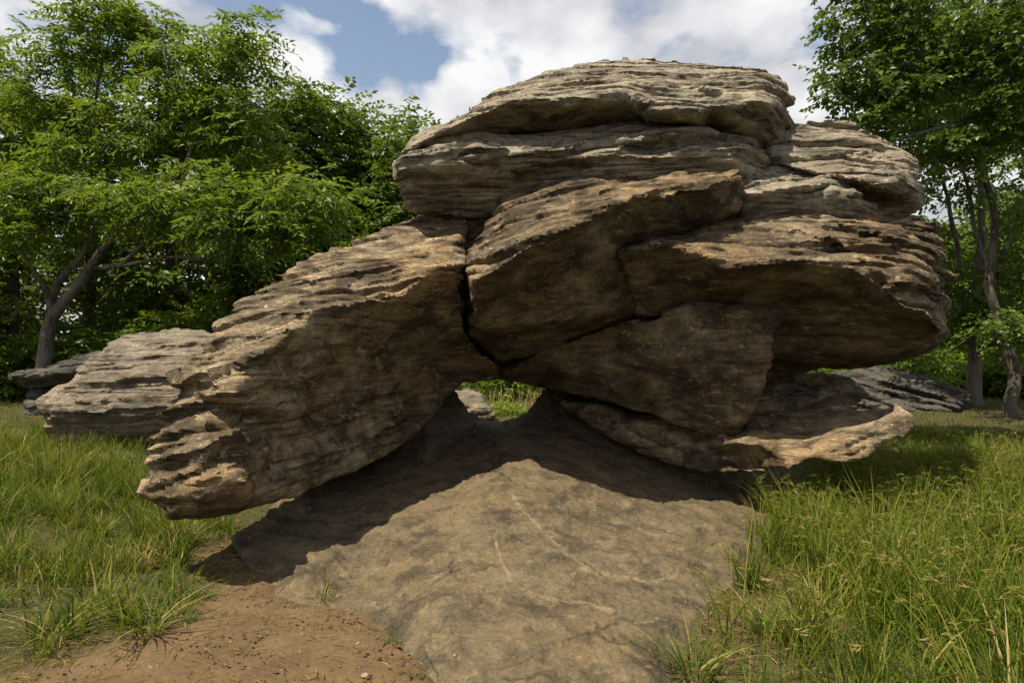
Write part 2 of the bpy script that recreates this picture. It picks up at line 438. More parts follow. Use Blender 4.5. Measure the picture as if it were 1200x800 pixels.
# ------------------------------------------------------------------ rock slabs
def resample_loop(pts, step):
    out = []
    n = len(pts)
    for i in range(n):
        a = np.array(pts[i], float); b = np.array(pts[(i + 1) % n], float)
        m = max(1, int(round(np.hypot(*(b - a)[:2]) / step)))
        for j in range(m):
            out.append(a + (b - a) * j / m)
    return np.array(out)

def coarse_surface(outline, features):
    """triangulate outline + feature lines; returns (xy, depth, triangles)"""
    verts, dep, edges = [], [], []
    loop = []
    for p in outline:
        loop.append(len(verts)); verts.append((p[0], p[1])); dep.append(p[2])
    for line in features:
        prev = None
        for p in line:
            verts.append((p[0], p[1])); dep.append(p[2])
            if prev is not None: edges.append((prev, len(verts) - 1))
            prev = len(verts) - 1
    r = delaunay_2d_cdt([Vector(v) for v in verts], edges, [loop], 1, 1e-4, True)
    V = np.array([tuple(v) for v in r[0]]); tri = np.array([f for f in r[2] if len(f) == 3])
    D = np.zeros(len(V)); ok = np.zeros(len(V), bool)
    dep = np.array(dep); vin = np.array(verts)
    for i, orig in enumerate(r[3]):
        if len(orig): D[i] = dep[orig[0]]; ok[i] = True
    for i in np.where(~ok)[0]:
        d = np.hypot(*(vin - V[i]).T); w = 1 / (d + 1e-3) ** 2
        j = np.argsort(d)[:4]; D[i] = (dep[j] * w[j]).sum() / w[j].sum()
    return V, D, tri
def sample_surface(V, D, tri, P):
    best = np.full(len(P), -1e9); val = np.zeros(len(P))
    for a, b, c in tri:
        A, B, C = V[a], V[b], V[c]
        den = (B[1] - C[1]) * (A[0] - C[0]) + (C[0] - B[0]) * (A[1] - C[1])
        if abs(den) < 1e-9: continue
        w0 = ((B[1] - C[1]) * (P[:, 0] - C[0]) + (C[0] - B[0]) * (P[:, 1] - C[1])) / den
        w1 = ((C[1] - A[1]) * (P[:, 0] - C[0]) + (A[0] - C[0]) * (P[:, 1] - C[1])) / den
        w2 = 1 - w0 - w1
        m = np.minimum(np.minimum(w0, w1), w2)
        u = m > best
        if not u.any(): continue
        c0, c1, c2 = np.clip(w0[u], 0, 1), np.clip(w1[u], 0, 1), np.clip(w2[u], 0, 1)
        s = c0 + c1 + c2
        val[u] = (c0 * D[a] + c1 * D[b] + c2 * D[c]) / s
        best[u] = m[u]
    return val
def vert_normals(P, T):
    fn = np.cross(P[T[:, 1]] - P[T[:, 0]], P[T[:, 2]] - P[T[:, 0]])
    N = np.zeros_like(P)
    for k in range(3):
        for ax in range(3):
            N[:, ax] += np.bincount(T[:, k], fn[:, ax], len(P))
    return N / (np.linalg.norm(N, axis=1, keepdims=True) + 1e-12)

def strata(P, dip, seed, amp, warp=0.055, el=None):
    """stepped bedding: every bed stands forward or back by its own amount, which drifts along the bed"""
    w = warp * fbm(P * np.array([0.9, 0.9, 0.5]), 3, seed + 91) + 0.008 * fbm(P * 5.0, 2, seed + 17)
    s = P[:, 2] * math.cos(dip) - P[:, 0] * math.sin(dip) + w
    tot = np.zeros(len(P))
    for lam, a, fr in ((0.36, 1.0, 0.45), (0.15, 0.6, 0.8), (0.065, 0.3, 1.4)):
        ss = s / lam + 0.5 * perlin(P * 0.6, seed + 3)
        idx = np.floor(ss); u = ss - idx
        def bed(ix):
            return np.clip(2.1 * perlin(np.stack([P[:, 0] * fr, P[:, 1] * fr, ix * 17.31 + seed], -1), seed + 7), -1, 1)
        lo = bed(idx); hi = bed(idx + 1)
        tw = max(0.06, 0.02 / lam)
        t = smooth01((u - 1 + tw) / tw)
        open_ = smooth01(0.45 + 2.2 * perlin(np.stack([P[:, 0] * fr, P[:, 1] * fr, (idx + 0.5 * 0) * 9.7], -1) + 5, seed + 11))
        joint = -1.1 * np.exp(-((u - 0.93) / (0.022 / lam)) ** 2) * open_
        tot += a * amp * (lo * (1 - t) + hi * t + joint)
    return tot

def revoxel(verts, faces, size):
    """rebuild a closed mesh with even voxel-sized faces so that fine relief is resolved everywhere"""
    tmp = mesh_object('revoxel_tmp', verts, faces, bpy.data.materials[0])
    md = tmp.modifiers.new('voxel', 'REMESH'); md.mode = 'VOXEL'; md.voxel_size = size; md.adaptivity = 0.0
    dg = bpy.context.evaluated_depsgraph_get()
    me = tmp.evaluated_get(dg).to_mesh()
    v = np.empty(len(me.vertices) * 3, np.float32); me.vertices.foreach_get('co', v)
    l = np.empty(len(me.loops), np.int32); me.loops.foreach_get('vertex_index', l)
    tot = np.empty(len(me.polygons), np.int32); me.polygons.foreach_get('loop_total', tot)
    assert (tot == 4).all()
    v = v.reshape(-1, 3).astype(float); l = l.reshape(-1, 4)
    tmp.evaluated_get(dg).to_mesh_clear()
    old = tmp.data; bpy.data.objects.remove(tmp); bpy.data.meshes.remove(old)
    # keep the main body only
    lab = np.arange(len(v))
    e = np.concatenate([l[:, [0, 1]], l[:, [1, 2]], l[:, [2, 3]]])
    while True:
        new = lab.copy()
        m = np.minimum(lab[e[:, 0]], lab[e[:, 1]])
        np.minimum.at(new, e[:, 0], m); np.minimum.at(new, e[:, 1], m)
        new = new[new]; new = new[new]
        if (new == lab).all(): break
        lab = new
    keep = lab == np.bincount(lab).argmax()
    idx = np.cumsum(keep) - 1
    return v[keep], idx[l[keep[l[:, 0]]]].astype(np.int32)
def relax(v, q, n):
    e = np.concatenate([q[:, [0, 1]], q[:, [1, 2]], q[:, [2, 3]], q[:, [3, 0]]])
    e = np.unique(np.sort(e, 1), axis=0)
    deg = np.bincount(e.ravel(), minlength=len(v)).astype(float)[:, None]
    for it in range(2 * n):
        f = 0.55 if it % 2 == 0 else -0.50
        a = np.stack([np.bincount(e[:, 0], v[e[:, 1], k], len(v)) + np.bincount(e[:, 1], v[e[:, 0], k], len(v)) for k in range(3)], -1) / deg
        v = v + f * (a - v)
    return v
def project(p):
    y = p[:, 1] * CP + (p[:, 2] - CAM_H) * SP
    zc = -p[:, 1] * SP + (p[:, 2] - CAM_H) * CP
    return np.stack([600 + F * p[:, 0] / y, 400 - F * zc / y], -1)
def slab(name, parent, outline, features, mat, ledges=(), cracks=(), step=2.2, thick=1.3, dip=0.0, amp=0.05, lump=0.05,
         rough=0.007, smooth=3, flake=0.016, round_m=0.10, seed=1, edge_jit=1.6, under_smooth=0.55, taper=0.12, amp_fn=None, voxel=0.026, exfoliate=0.0, ledge_gain=1.35):
    rng = np.random.default_rng(seed)
    V, D, tri = coarse_surface(outline, features)
    loop = resample_loop([p[:2] for p in outline], step)
    n = len(loop)
    tang = np.roll(loop, -1, 0) - np.roll(loop, 1, 0)
    nor = np.stack([tang[:, 1], -tang[:, 0]], -1) / (np.hypot(*tang.T)[:, None] + 1e-9)
    jit = edge_jit * fbm(np.stack([loop[:, 0] / 14.0, loop[:, 1] / 14.0, np.full(n, seed * 3.3)], -1), 3, seed)
    loop = loop + nor * jit[:, None] * 1.3
    x0, y0 = loop.min(0); x1, y1 = loop.max(0)
    hx = np.arange(x0, x1, step); hy = np.arange(y0, y1, step * 0.866)
    GX, GY = np.meshgrid(hx, hy)
    GX[1::2] += step * 0.5
    G = np.stack([GX.ravel(), GY.ravel()], -1) + rng.uniform(-0.18, 0.18, (GX.size, 2)) * step
    lp = [tuple(p) for p in loop]
    ins = in_poly(G[:, 0], G[:, 1], lp)
    G = G[ins]
    dist = poly_dist(G[:, 0], G[:, 1], lp)
    keep = dist > step * 0.55
    G = G[keep]; dist = dist[keep]
    pts = np.concatenate([loop, G]); dist = np.concatenate([np.zeros(n), dist])
    r = delaunay_2d_cdt([Vector(p) for p in pts], [], [list(range(n))], 1, 1e-5, True)
    Q = np.array([tuple(v) for v in r[0]])
    T = np.array([f for f in r[2] if len(f) == 3])
    ct = Q[T].mean(1); T = T[in_poly(ct[:, 0], ct[:, 1], lp)]
    omap = np.array([o[0] if len(o) else -1 for o in r[3]])
    dist = np.where(omap >= 0, dist[omap], 0.0)
    bnd = (omap < n)
    # make triangles wind so that the front faces the camera
    a, b, c = Q[T[:, 0]], Q[T[:, 1]], Q[T[:, 2]]
    area = (b[:, 0] - a[:, 0]) * (c[:, 1] - a[:, 1]) - (b[:, 1] - a[:, 1]) * (c[:, 0] - a[:, 0])
    T = np.where(area[:, None] > 0, T[:, ::-1], T)      # pixel y runs down
    d = sample_surface(V, D, tri, Q)
    E = np.concatenate([T[:, [0, 1]], T[:, [1, 2]], T[:, [2, 0]]])
    E = np.unique(np.sort(E, 1), axis=0)
    deg = np.bincount(E.ravel(), minlength=len(Q)).astype(float)
    for _ in range(smooth):
        s = np.bincount(E[:, 0], d[E[:, 1]], len(Q)) + np.bincount(E[:, 1], d[E[:, 0]], len(Q))
        d = np.where(bnd, d, 0.45 * d + 0.55 * s / np.maximum(deg, 1))
    if round_m > 0:
        wpx = round_m * F / d
        q = np.clip(dist / wpx, 0, 1)
        d = d + round_m * 0.8 * (1 - np.sqrt(1 - (1 - q) ** 2))
    wig = 2.6 * fbm(np.stack([Q[:, 0] / 30, Q[:, 1] / 60, np.full(len(Q), seed * 1.7)], -1), 3, seed + 50)
    rim = 0.15 + 0.85 * smooth01(dist / 12.0)
    hv = np.clip(1.0 + 1.3 * fbm(np.stack([Q[:, 0] / 30, Q[:, 1] / 30, np.full(len(Q), seed * 2.9)], -1), 2, seed + 60), 0.25, 1.8)
    for line, h, wd, wu in ledges:
        xs = np.array([p[0] for p in line], float); ys = np.array([p[1] for p in line], float)
        ly = np.interp(Q[:, 0], xs, ys) + wig
        dv = Q[:, 1] - ly
        fade = smooth01((Q[:, 0] - xs[0]) / 14) * smooth01((xs[-1] - Q[:, 0]) / 14)
        e1 = np.exp(-np.maximum(dv, 0) / wd); e0 = -0.4 * np.exp(np.minimum(dv, 0) / wu)
        st = smooth01((dv + 1.6) / 3.2)
        d = d + ledge_gain * h * hv * fade * rim * (e0 * (1 - st) + e1 * st)
    vein = np.zeros(len(Q))
    for line, h, w in cracks:
        qd = poly_dist(Q[:, 0] + wig * 0.6, Q[:, 1] + wig * 0.5, line, closed=False)
        d = d + (1.7 * h if h > 0 else h) * np.exp(-(qd / w) ** 2)
        if h < 0: vein = np.maximum(vein, np.exp(-(qd / (w * 0.7)) ** 2))
    P = at(Q[:, 0], Q[:, 1], d)
    # far side: the same outline carried back into the mass, closing towards its own middle
    ob = np.where(bnd)[0]
    dd = np.median(d[ob])
    cen = P.mean(0)
    ob_s = ob[::max(1, len(ob) // 160)]
    W = 1.0 / ((Q[:, None, 0] - Q[None, ob_s, 0]) ** 2 + (Q[:, None, 1] - Q[None, ob_s, 1]) ** 2 + 30.0)
    dedge = (W * d[ob_s][None]).sum(1) / W.sum(1)
    db = np.maximum(dedge, d + 0.06)
    k = 1 - np.exp(-dist / 30.0)
    B = at(Q[:, 0], Q[:, 1], db)
    B[:, 0] = cen[0] + (B[:, 0] - cen[0]) * (1 - taper * k)
    B[:, 2] = cen[2] + (B[:, 2] - cen[2]) * (1 - taper * k)
    B[:, 1] = B[:, 1] + thick * k
    inn = np.where(~bnd & (dist > step * 2))[0]
    cell = np.floor(Q[inn] / (step * 4.5)).astype(int)
    _, first = np.unique(cell, axis=0, return_index=True)
    inn = inn[first]
    lidx = np.empty(n, int); lidx[omap[ob]] = ob
    pb = np.concatenate([Q[lidx], Q[inn]])
    rb = delaunay_2d_cdt([Vector(p) for p in pb], [], [list(range(n))], 1, 1e-5, True)
    mp = np.array([o[0] if len(o) else 0 for o in rb[3]])
    gi = np.concatenate([lidx, len(Q) + np.arange(len(inn))])[mp]
    tb = np.array([f for f in rb[2] if len(f) == 3]); qa = pb[mp]
    ar = (qa[tb[:, 1], 0] - qa[tb[:, 0], 0]) * (qa[tb[:, 2], 1] - qa[tb[:, 0], 1]) - (qa[tb[:, 1], 1] - qa[tb[:, 0], 1]) * (qa[tb[:, 2], 0] - qa[tb[:, 0], 0])
    tb = np.where(ar[:, None] < 0, tb[:, ::-1], tb)
    ct = qa[tb].mean(1); tb = tb[in_poly(ct[:, 0], ct[:, 1], [tuple(p) for p in Q[lidx]])]
    verts = np.concatenate([P, B[inn]])
    faces = np.concatenate([T, gi[tb]])
    if voxel > 0:
        verts, faces = revoxel(verts, faces, voxel)
        verts = relax(verts, faces, 2)
        attrs = None
    else:
        attrs = {'vein': np.concatenate([vein, np.zeros(len(inn))])}
    tri = faces if faces.shape[1] == 3 else np.concatenate([faces[:, [0, 1, 2]], faces[:, [0, 2, 3]]])
    N = vert_normals(verts, tri)
    up = smooth01((N[:, 2] + 0.45) / 0.7)
    am = amp * (under_smooth + (1 - under_smooth) * up)
    if amp_fn is not None:
        am = am * amp_fn(project(verts))
    if amp > 0:
        H = N * np.array([1, 1, 0.35]); H /= np.linalg.norm(H, axis=1, keepdims=True) + 1e-9
        disp = 1.5 * strata(verts, dip, seed, 1.0) * am
        bedded = np.stack([verts[:, 0] * math.cos(dip) + verts[:, 2] * math.sin(dip), verts[:, 1], verts[:, 2] * math.cos(dip) - verts[:, 0] * math.sin(dip)], -1)
        for sc, fa in ((1.7, 1.0), (4.2, 0.5)):
            q = 3.2 * fbm(bedded * np.array([sc * 0.75, sc * 0.75, sc * 3.4]) + 4.4, 3, seed + 500)
            fl = np.floor(q); fr = q - fl
            disp = disp + flake * fa * (fl + 0.5 + smooth01((fr - 0.8) / 0.2)) * (am / amp) * 0.6
        verts = verts + H * disp[:, None]
        N = vert_normals(verts, tri)
    lumpn = lump * fbm(verts * np.array([1.6, 1.6, 2.2]), 3, seed + 200)
    ro = rough * (fbm(verts * 9.0, 4, seed + 300, 0.62) * (0.5 + 0.8 * up) + 0.8 * np.abs(fbm(verts * np.array([4, 4, 9.0]), 3, seed + 400)))
    if exfoliate > 0:
        for sc, fa in ((1.3, 1.0), (3.5, 0.6)):
            q = 3.5 * fbm(verts * sc + 2.2, 4, seed + 600)
            fl = np.floor(q); ro = ro + exfoliate * fa * (fl + smooth01((q - fl - 0.9) / 0.1))
    verts = verts + N * (lumpn + ro)[:, None]
    o = mesh_object(name, verts, faces, mat, attrs=attrs)
    o.data.set_sharp_from_angle(angle=math.radians(48))
    if parent is not None:
        set_local(o, parent)
    return o

arch = empty('sandstone_arch', (0.4, 7.2, 0.2), 'huge layered sandstone arch rock with a hole through its base', 'rock')

# --- left shoulder running down towards the viewer
LOBE = [(552,255,7.4),(540,254,7.4),(522,256,7.3),(500,251,7.3),(480,256,7.2),(455,265,7.0),(425,277,6.8),(407,284,6.7),(385,290,6.5),(350,305,6.3),(325,319,6.1),
 (300,335,5.9),(275,355,5.7),(252,375,5.5),(242,395,5.4),(222,412,5.2),(205,435,5.1),(202,446,5.05),(212,463,5.0),(195,482,4.9),(182,500,4.85),(175,512,4.8),(167,527,4.75),
 (165,547,4.7),(157,557,4.7),(157,570,4.65),(160,582,4.65),(180,587,4.6),(193,595,4.6),(190,606,4.6),(200,610,4.6),(237,608,4.65),(275,602,4.8),(317,590,5.1),(355,580,5.5),
 (375,571,5.7),(412,555,6.1),(450,537,6.6),(490,507,7.2),(515,480,7.6),(528,462,7.8),(545,449,7.9),(590,443,8.0),(583,425,7.4),(560,408,7.0),(546,385,6.7),(541,350,6.4),(542,325,6.3),(546,290,6.7)]
lobe_feat = [
 [(543,323,6.0),(520,318,5.95),(500,320,5.9),(480,335,5.8),(470,348,5.75),(420,352,5.6),(375,358,5.4),(350,365,5.25),(335,392,5.1),(300,420,4.95),(280,440,4.85),(268,462,4.78)],
 [(285,500,4.6),(250,512,4.5),(228,535,4.4),(232,555,4.4),(285,570,4.55)],
 [(205,598,4.48),(232,588,4.42),(285,584,4.6)],
 [(535,280,6.6),(500,285,6.5),(450,300,6.3),(400,315,6.1),(350,335,5.8),(300,365,5.5),(260,400,5.2),(240,430,5.0)],
 [(222,462,5.0),(258,476,4.95),(300,488,5.05),(335,490,5.15)],
 [(200,500,4.7),(190,530,4.6),(180,560,4.55)],
 [(500,362,6.3),(450,390,6.2),(400,420,6.0),(350,440,5.65),(320,462,5.25)],
 [(540,420,7.3),(500,430,7.2),(450,450,6.8),(400,470,6.25),(340,515,5.4),(300,555,4.95)],
 [(460,500,6.7),(400,525,5.95),(350,562,5.4)]]
lobe_ledges = [
 ([(430,268),(470,262),(505,252)],0.07,8,14), ([(405,297),(440,285),(480,275),(520,262)],0.05,7,12),
 ([(470,302),(500,296),(520,291)],0.09,8,10), ([(405,317),(430,322),(460,318),(485,312)],0.13,14,14),
 ([(340,323),(365,330),(400,330),(440,345),(470,348)],0.10,10,14),
 ([(300,352),(330,345),(345,350),(390,342)],0.08,8,10), ([(255,388),(300,372),(350,362),(390,350)],0.08,9,10),
 ([(245,405),(280,395),(340,380)],0.06,7,10), ([(235,425),(280,408),(330,393)],0.06,7,9),
 ([(240,448),(280,432),(320,415),(350,412),(405,404)],0.10,10,14),
 ([(203,440),(230,428),(265,415)],0.08,7,8), ([(205,455),(240,452),(275,455)],0.10,9,8),
 ([(214,464),(240,468),(262,476),(300,482),(335,487),(400,474),(460,467)],0.20,11,12),
 ([(180,510),(205,508),(228,503)],0.12,8,9), ([(170,530),(200,524),(225,513)],0.10,8,8), ([(188,540),(215,532)],0.09,7,7),
 ([(165,552),(185,545),(205,545)],0.10,8,7), ([(160,572),(200,560),(230,548)],0.09,8,7), ([(205,570),(240,566),(262,560)],0.07,7,7),
 ([(162,585),(190,582),(235,586),(255,590)],0.14,10,8)]
lobe_cracks = [
 ([(270,430),(300,422),(330,413),(352,415),(405,404),(410,412),(445,420)],0.07,2.0),
 ([(330,487),(370,478),(430,470),(500,455)],0.08,1.8), ([(225,534),(250,538),(275,548),(320,566)],0.10,2.0),
 ([(262,536),(300,520),(340,500)],0.06,1.6), ([(405,350),(440,375)],0.05,1.6), ([(378,325),(420,337),(470,352)],0.05,1.8), ([(340,343),(346,358)],0.06,1.6)]
def nearer(p):
    return (p[0], p[1], p[2] - 0.42 * float(smooth01(np.array((500 - p[0]) / 200.0))))
LOBE = [nearer(p) for p in LOBE]
lobe_feat = [[nearer(p) for p in l] for l in lobe_feat]
slab('shoulder_lobe', arch, LOBE, lobe_feat, M_LOBE, lobe_ledges, lobe_cracks, thick=2.5, dip=0.27, amp=0.04, lump=0.03, seed=11, round_m=0.06, ledge_gain=0.85, flake=0.009, under_smooth=0.18,
     amp_fn=lambda q: 0.8 + 0.6 * smooth01((330 - q[:, 0]) / 120))

# --- cap slab
CAP = [(460,187,6.90),(470,176,7.00),(481,166,7.10),(501,151,7.30),(531,136,7.33),(565,116,7.52),(592,101,7.64),(622,92,7.77),(649,82,7.89),(680,72,8.02),(717,67,8.08),(768,66,8.08),(801,70,8.08),
 (844,77,7.95),(888,84,7.83),(911,94,7.64),(921,112,7.46),(928,122,7.33),(936,138,7.27),(935,165,7.60),(900,180,7.80),(850,172,7.90),(800,168,8.00),(700,168,7.90),(600,172,7.70),(540,178,7.40),(480,190,7.10)]
cap_feat = [
 [(481,172,6.75),(515,153,6.55),(560,131,6.4),(595,119,6.4),(636,117,6.35),(666,121,6.3),(700,117,6.35),(735,113,6.4),(760,132,6.3),(790,135,6.2),(820,140,6.2),(832,127,6.35),(860,122,6.3),(888,116,6.35),(914,119,6.6),(930,132,6.95)],
 [(500,170,7.0),(560,160,6.95),(640,152,7.0),(700,150,7.05),(760,152,7.05),(820,156,7.1),(870,168,7.1),(915,165,7.2)],
 [(560,122,6.85),(640,100,6.95),(720,88,7.05),(800,88,7.05),(880,98,6.9)]]
cap_ledges = [
 ([(730,107),(752,100),(772,99),(810,105),(832,110),(850,108)],0.12,8,14), ([(782,93),(810,89),(850,89),(890,90)],0.12,8,12), ([(835,106),(860,99),(888,96)],0.10,8,10),
 ([(620,93),(650,91),(680,86)],0.08,5,12), ([(678,94),(710,87),(750,84)],0.09,5,12), ([(625,104),(650,100),(680,99),(715,96)],0.09,7,12), ([(725,108),(780,100)],0.06,5,10),
 ([(690,82),(715,80)],0.05,4,10), ([(755,82),(800,80)],0.05,4,10), ([(545,140),(590,133),(640,130)],0.06,7,8), ([(890,98),(910,98),(924,112)],0.06,8,8),
 ([(750,136),(800,133),(822,137)],0.08,8,10), ([(805,116),(850,112),(890,112)],0.08,6,8)]
slab('cap_slab', arch, CAP, cap_feat, M_UP, cap_ledges, [([(888,84),(889,112)],0.07,1.6),([(880,135),(905,160)],0.05,2.0)], thick=1.2, dip=-0.02, amp=0.035, flake=0.014, lump=0.03, seed=23, under_smooth=0.5)

# --- layered band under the cap
BAND = [(461,188,6.8),(500,166,6.9),(560,158,7.1),(640,148,7.3),(700,143,7.3),(780,145,7.3),(850,150,7.3),(905,160,7.4),(912,200,7.3),(905,250,7.2),(880,280,7.2),(700,280,7.2),(600,262,7.2),
 (553,258,7.3),(511,256,7.3),(487,251,7.1),(474,239,7.0),(464,212,6.85)]
band_feat = [
 [(475,186,6.6),(520,174,6.5),(560,170,6.5),(620,172,6.45),(700,163,6.45),(760,156,6.5),(820,154,6.45),(860,164,6.5),(890,178,6.7)],
 [(475,205,6.65),(520,202,6.62),(560,198,6.62),(600,196,6.6),(650,190,6.5),(720,184,6.4),(800,182,6.35),(860,185,6.45)],
 [(490,240,6.95),(530,236,7.0),(560,225,6.95),(600,215,6.85),(650,205,6.7)]]
band_ledges = [
 ([(480,175),(512,170),(557,166)],0.10,7,9), ([(520,187),(550,176),(602,172)],0.10,7,9), ([(541,191),(590,186),(625,182),(668,175)],0.10,7,9), ([(597,201),(620,196),(637,192)],0.09,7,8),
 ([(668,174),(690,161),(745,156),(785,155)],0.12,9,9), ([(720,178),(745,170),(772,164),(800,166)],0.10,7,8), ([(788,181),(815,175),(842,171)],0.10,7,8), ([(806,157),(825,153),(845,154),(862,170)],0.08,8,8),
 ([(620,200),(660,190),(700,186),(770,186),(840,188)],0.08,6,8), ([(680,185),(700,180),(735,180)],0.06,5,6), ([(465,205),(500,203),(550,206)],0.05,6,8), ([(470,222),(510,220),(545,222)],0.06,8,8), ([(600,207),(628,203)],0.08,6,6)]
slab('strata_band', arch, BAND, band_feat, M_UP, band_ledges, (), thick=1.3, dip=0.09, amp=0.06, lump=0.03, seed=31, under_smooth=0.5)

# --- slab leaning at the upper right
RSLAB = [(900,150,7.4),(932,141,7.3),(970,142,7.4),(1000,145,7.4),(1022,149,7.4),(1045,162,7.2),(1060,177,7.1),(1072,195,7.0),(1082,222,7.0),(1081,240,7.1),(1060,262,7.2),(1000,270,7.3),(930,270,7.3),(890,240,7.3),(888,190,7.3)]
slab('leaning_slab', arch, RSLAB, [
 [(905,190,6.85),(940,200,6.65),(975,206,6.5),(1000,208,6.45),(1018,216,6.42),(1036,219,6.4),(1060,204,6.5),(1072,202,6.8)],
 [(920,215,7.0),(980,222,6.95),(1010,232,6.95),(1036,238,6.95),(1074,238,6.95)], [(930,165,7.0),(980,170,6.9),(1030,178,6.85)]],
 M_UP, [([(985,177),(1020,176),(1048,169)],0.08,5,14), ([(935,160),(970,152),(1022,150)],0.06,6,12), ([(905,187),(930,198),(960,205)],0.09,9,10), ([(985,200),(1005,198),(1018,203)],0.06,4,8), ([(1030,232),(1060,226),(1080,222)],0.06,6,6)],
 [([(1010,160),(1004,176)],0.03,1.5)], thick=1.2, dip=-0.06, amp=0.035, lump=0.03, seed=41)

# --- thin beds between the brow block and the leaning slab
BEDS = [(864,205,6.9),(905,199,6.9),(960,202,6.9),(1000,210,6.8),(1024,228,6.8),(1022,250,6.8),(1050,262,6.9),(990,285,6.9),(900,285,6.9),(864,265,6.8)]
slab('ledge_beds', arch, BEDS, [[(872,233,6.42),(920,226,6.35),(970,219,6.32),(1006,224,6.42)], [(872,245,6.55),(930,240,6.5),(1000,243,6.5)]],
 M_UP, [([(870,213),(900,206),(948,203)],0.10,6,7), ([(866,233),(940,223),(1004,213)],0.14,8,8), ([(905,215),(940,212),(985,213)],0.07,5,6), ([(985,228),(1010,230),(1024,233)],0.08,6,6), ([(880,222),(930,216)],0.05,4,5)],
 (), thick=1.0, dip=0.1, amp=0.045, lump=0.03, seed=47)

# --- brow block above the arch
BROW = [(549,332,6.3),(551,297,6.5),(560,275,6.6),(577,247,6.8),(587,230,6.9),(602,225,6.9),(640,212,6.9),(665,202,6.9),(685,197,6.9),(715,196,6.9),(765,192,6.9),(840,191,6.8),(869,195,6.5),(873,220,6.3),(869,247,6.4),
 (855,260,6.8),(800,290,6.9),(770,375,7.1),(737,380,7.0),(707,392,7.1),(675,396,7.1),(645,410,7.3),(590,424,7.4),(572,412,7.2),(552,395,6.9),(548,365,6.6)]
slab('brow_block', arch, BROW, [
 [(552,331,5.58),(590,307,5.38),(617,290,5.33),(640,277,5.33),(665,267,5.33),(690,255,5.38),(715,240,5.53),(745,231,5.58),(775,229,5.63),(800,222,5.68),(830,221,5.68),(850,212,5.78),(868,214,5.98)],
 [(560,352,6.0),(600,345,6.02),(650,330,6.02),(700,308,6.05),(718,290,6.1),(780,268,6.12),(852,246,6.2)],
 [(553,388,6.5),(600,382,6.5),(650,377,6.45),(700,370,6.5),(740,355,6.6)],
 [(600,245,6.45),(650,225,6.4),(700,212,6.4),(780,206,6.4),(840,203,6.35)]],
 M_BLOCK, [([(672,216),(705,222),(738,217)],0.07,6,9), ([(712,228),(747,233),(777,230)],0.09,7,10), ([(785,222),(826,227),(845,214),(868,212)],0.09,8,10), ([(690,207),(760,203),(830,203)],0.05,5,8), ([(640,237),(680,235),(706,240)],0.07,8,8),
  ([(575,262),(600,255),(640,240)],0.04,6,8), ([(550,390),(600,383),(650,385),(690,383)],0.14,14,10), ([(625,312),(670,300),(700,290)],0.04,6,8), ([(590,305),(640,278),(690,262)],0.04,5,6)],
 [([(560,338),(600,325),(660,303),(715,290)],0.03,1.6), ([(700,240),(712,255),(718,266)],0.04,2.0)], thick=1.4, dip=0.22, amp=0.04, lump=0.03, seed=53, under_smooth=0.15)

# --- the great lens to the right
LENS = [(712,291,6.6),(770,276,6.7),(815,258,6.7),(865,250,6.7),(905,244,6.7),(945,242,6.7),(975,245,6.7),(1025,246,6.8),(1062,252,6.8),(1082,256,6.8),(1092,265,6.8),(1094,280,6.75),(1105,304,6.6),(1097,315,6.6),(1107,335,6.5),(1114,352,6.5),(1111,377,6.6),(1110,390,6.6),(1104,405,6.7),
 (1092,412,6.8),(1055,422,6.9),(1015,432,7.1),(967,434,7.3),(930,438,7.5),(880,444,7.7),(840,432,7.7),(790,402,7.4),(740,374,6.9)]
slab('lens_slab', arch, LENS, [
 [(718,294,5.98),(770,286,5.83),(820,295,5.68),(847,314,5.55),(887,310,5.45),(917,307,5.40),(962,308,5.35),(995,311,5.33),(1015,320,5.33),(1040,336,5.33),(1062,358,5.35),(1085,364,5.48),(1102,385,5.78)],
 [(870,268,6.10),(920,262,6.05),(970,270,5.95),(1000,280,5.90),(1040,290,5.90),(1075,310,5.95),(1092,340,6.00)],
 [(740,330,6.35),(762,362,6.6),(800,352,6.45),(850,345,6.25),(900,352,6.3),(935,362,6.35),(1000,372,6.2),(1060,388,6.15),(1092,397,6.35)],
 [(900,415,6.95),(960,420,6.85),(1020,420,6.65),(1070,410,6.5)]],
 M_LENS, [([(868,264),(905,250),(945,248),(975,256),(995,270)],0.10,9,9), ([(920,262),(960,278),(990,290),(1012,303),(1042,330)],0.15,12,9), ([(960,258),(990,268),(1030,277),(1052,293),(1062,306)],0.15,12,9), ([(1000,250),(1040,254),(1080,262)],0.07,6,8),
  ([(1040,332),(1066,338),(1098,346)],0.14,10,8), ([(1062,300),(1080,310),(1100,330)],0.09,8,7), ([(1072,278),(1086,290),(1102,300)],0.10,8,7), ([(835,285),(870,274),(920,280),(960,295)],0.05,6,8), ([(850,300),(900,292),(950,300)],0.05,5,8), ([(1080,366),(1095,372),(1108,386)],0.08,7,6),
  ([(925,392),(980,394),(1050,398)],0.03,5,8), ([(930,375),(1000,384),(1060,392)],0.03,5,8)],
 [([(735,372),(765,374),(790,362)],0.06,2.0)], thick=1.4, dip=-0.10, amp=0.04, flake=0.010, lump=0.03, seed=61, under_smooth=0.12,
 amp_fn=lambda q: 1 + 0.4 * smooth01((q[:, 0] - 960) / 100) * smooth01((370 - q[:, 1]) / 40))

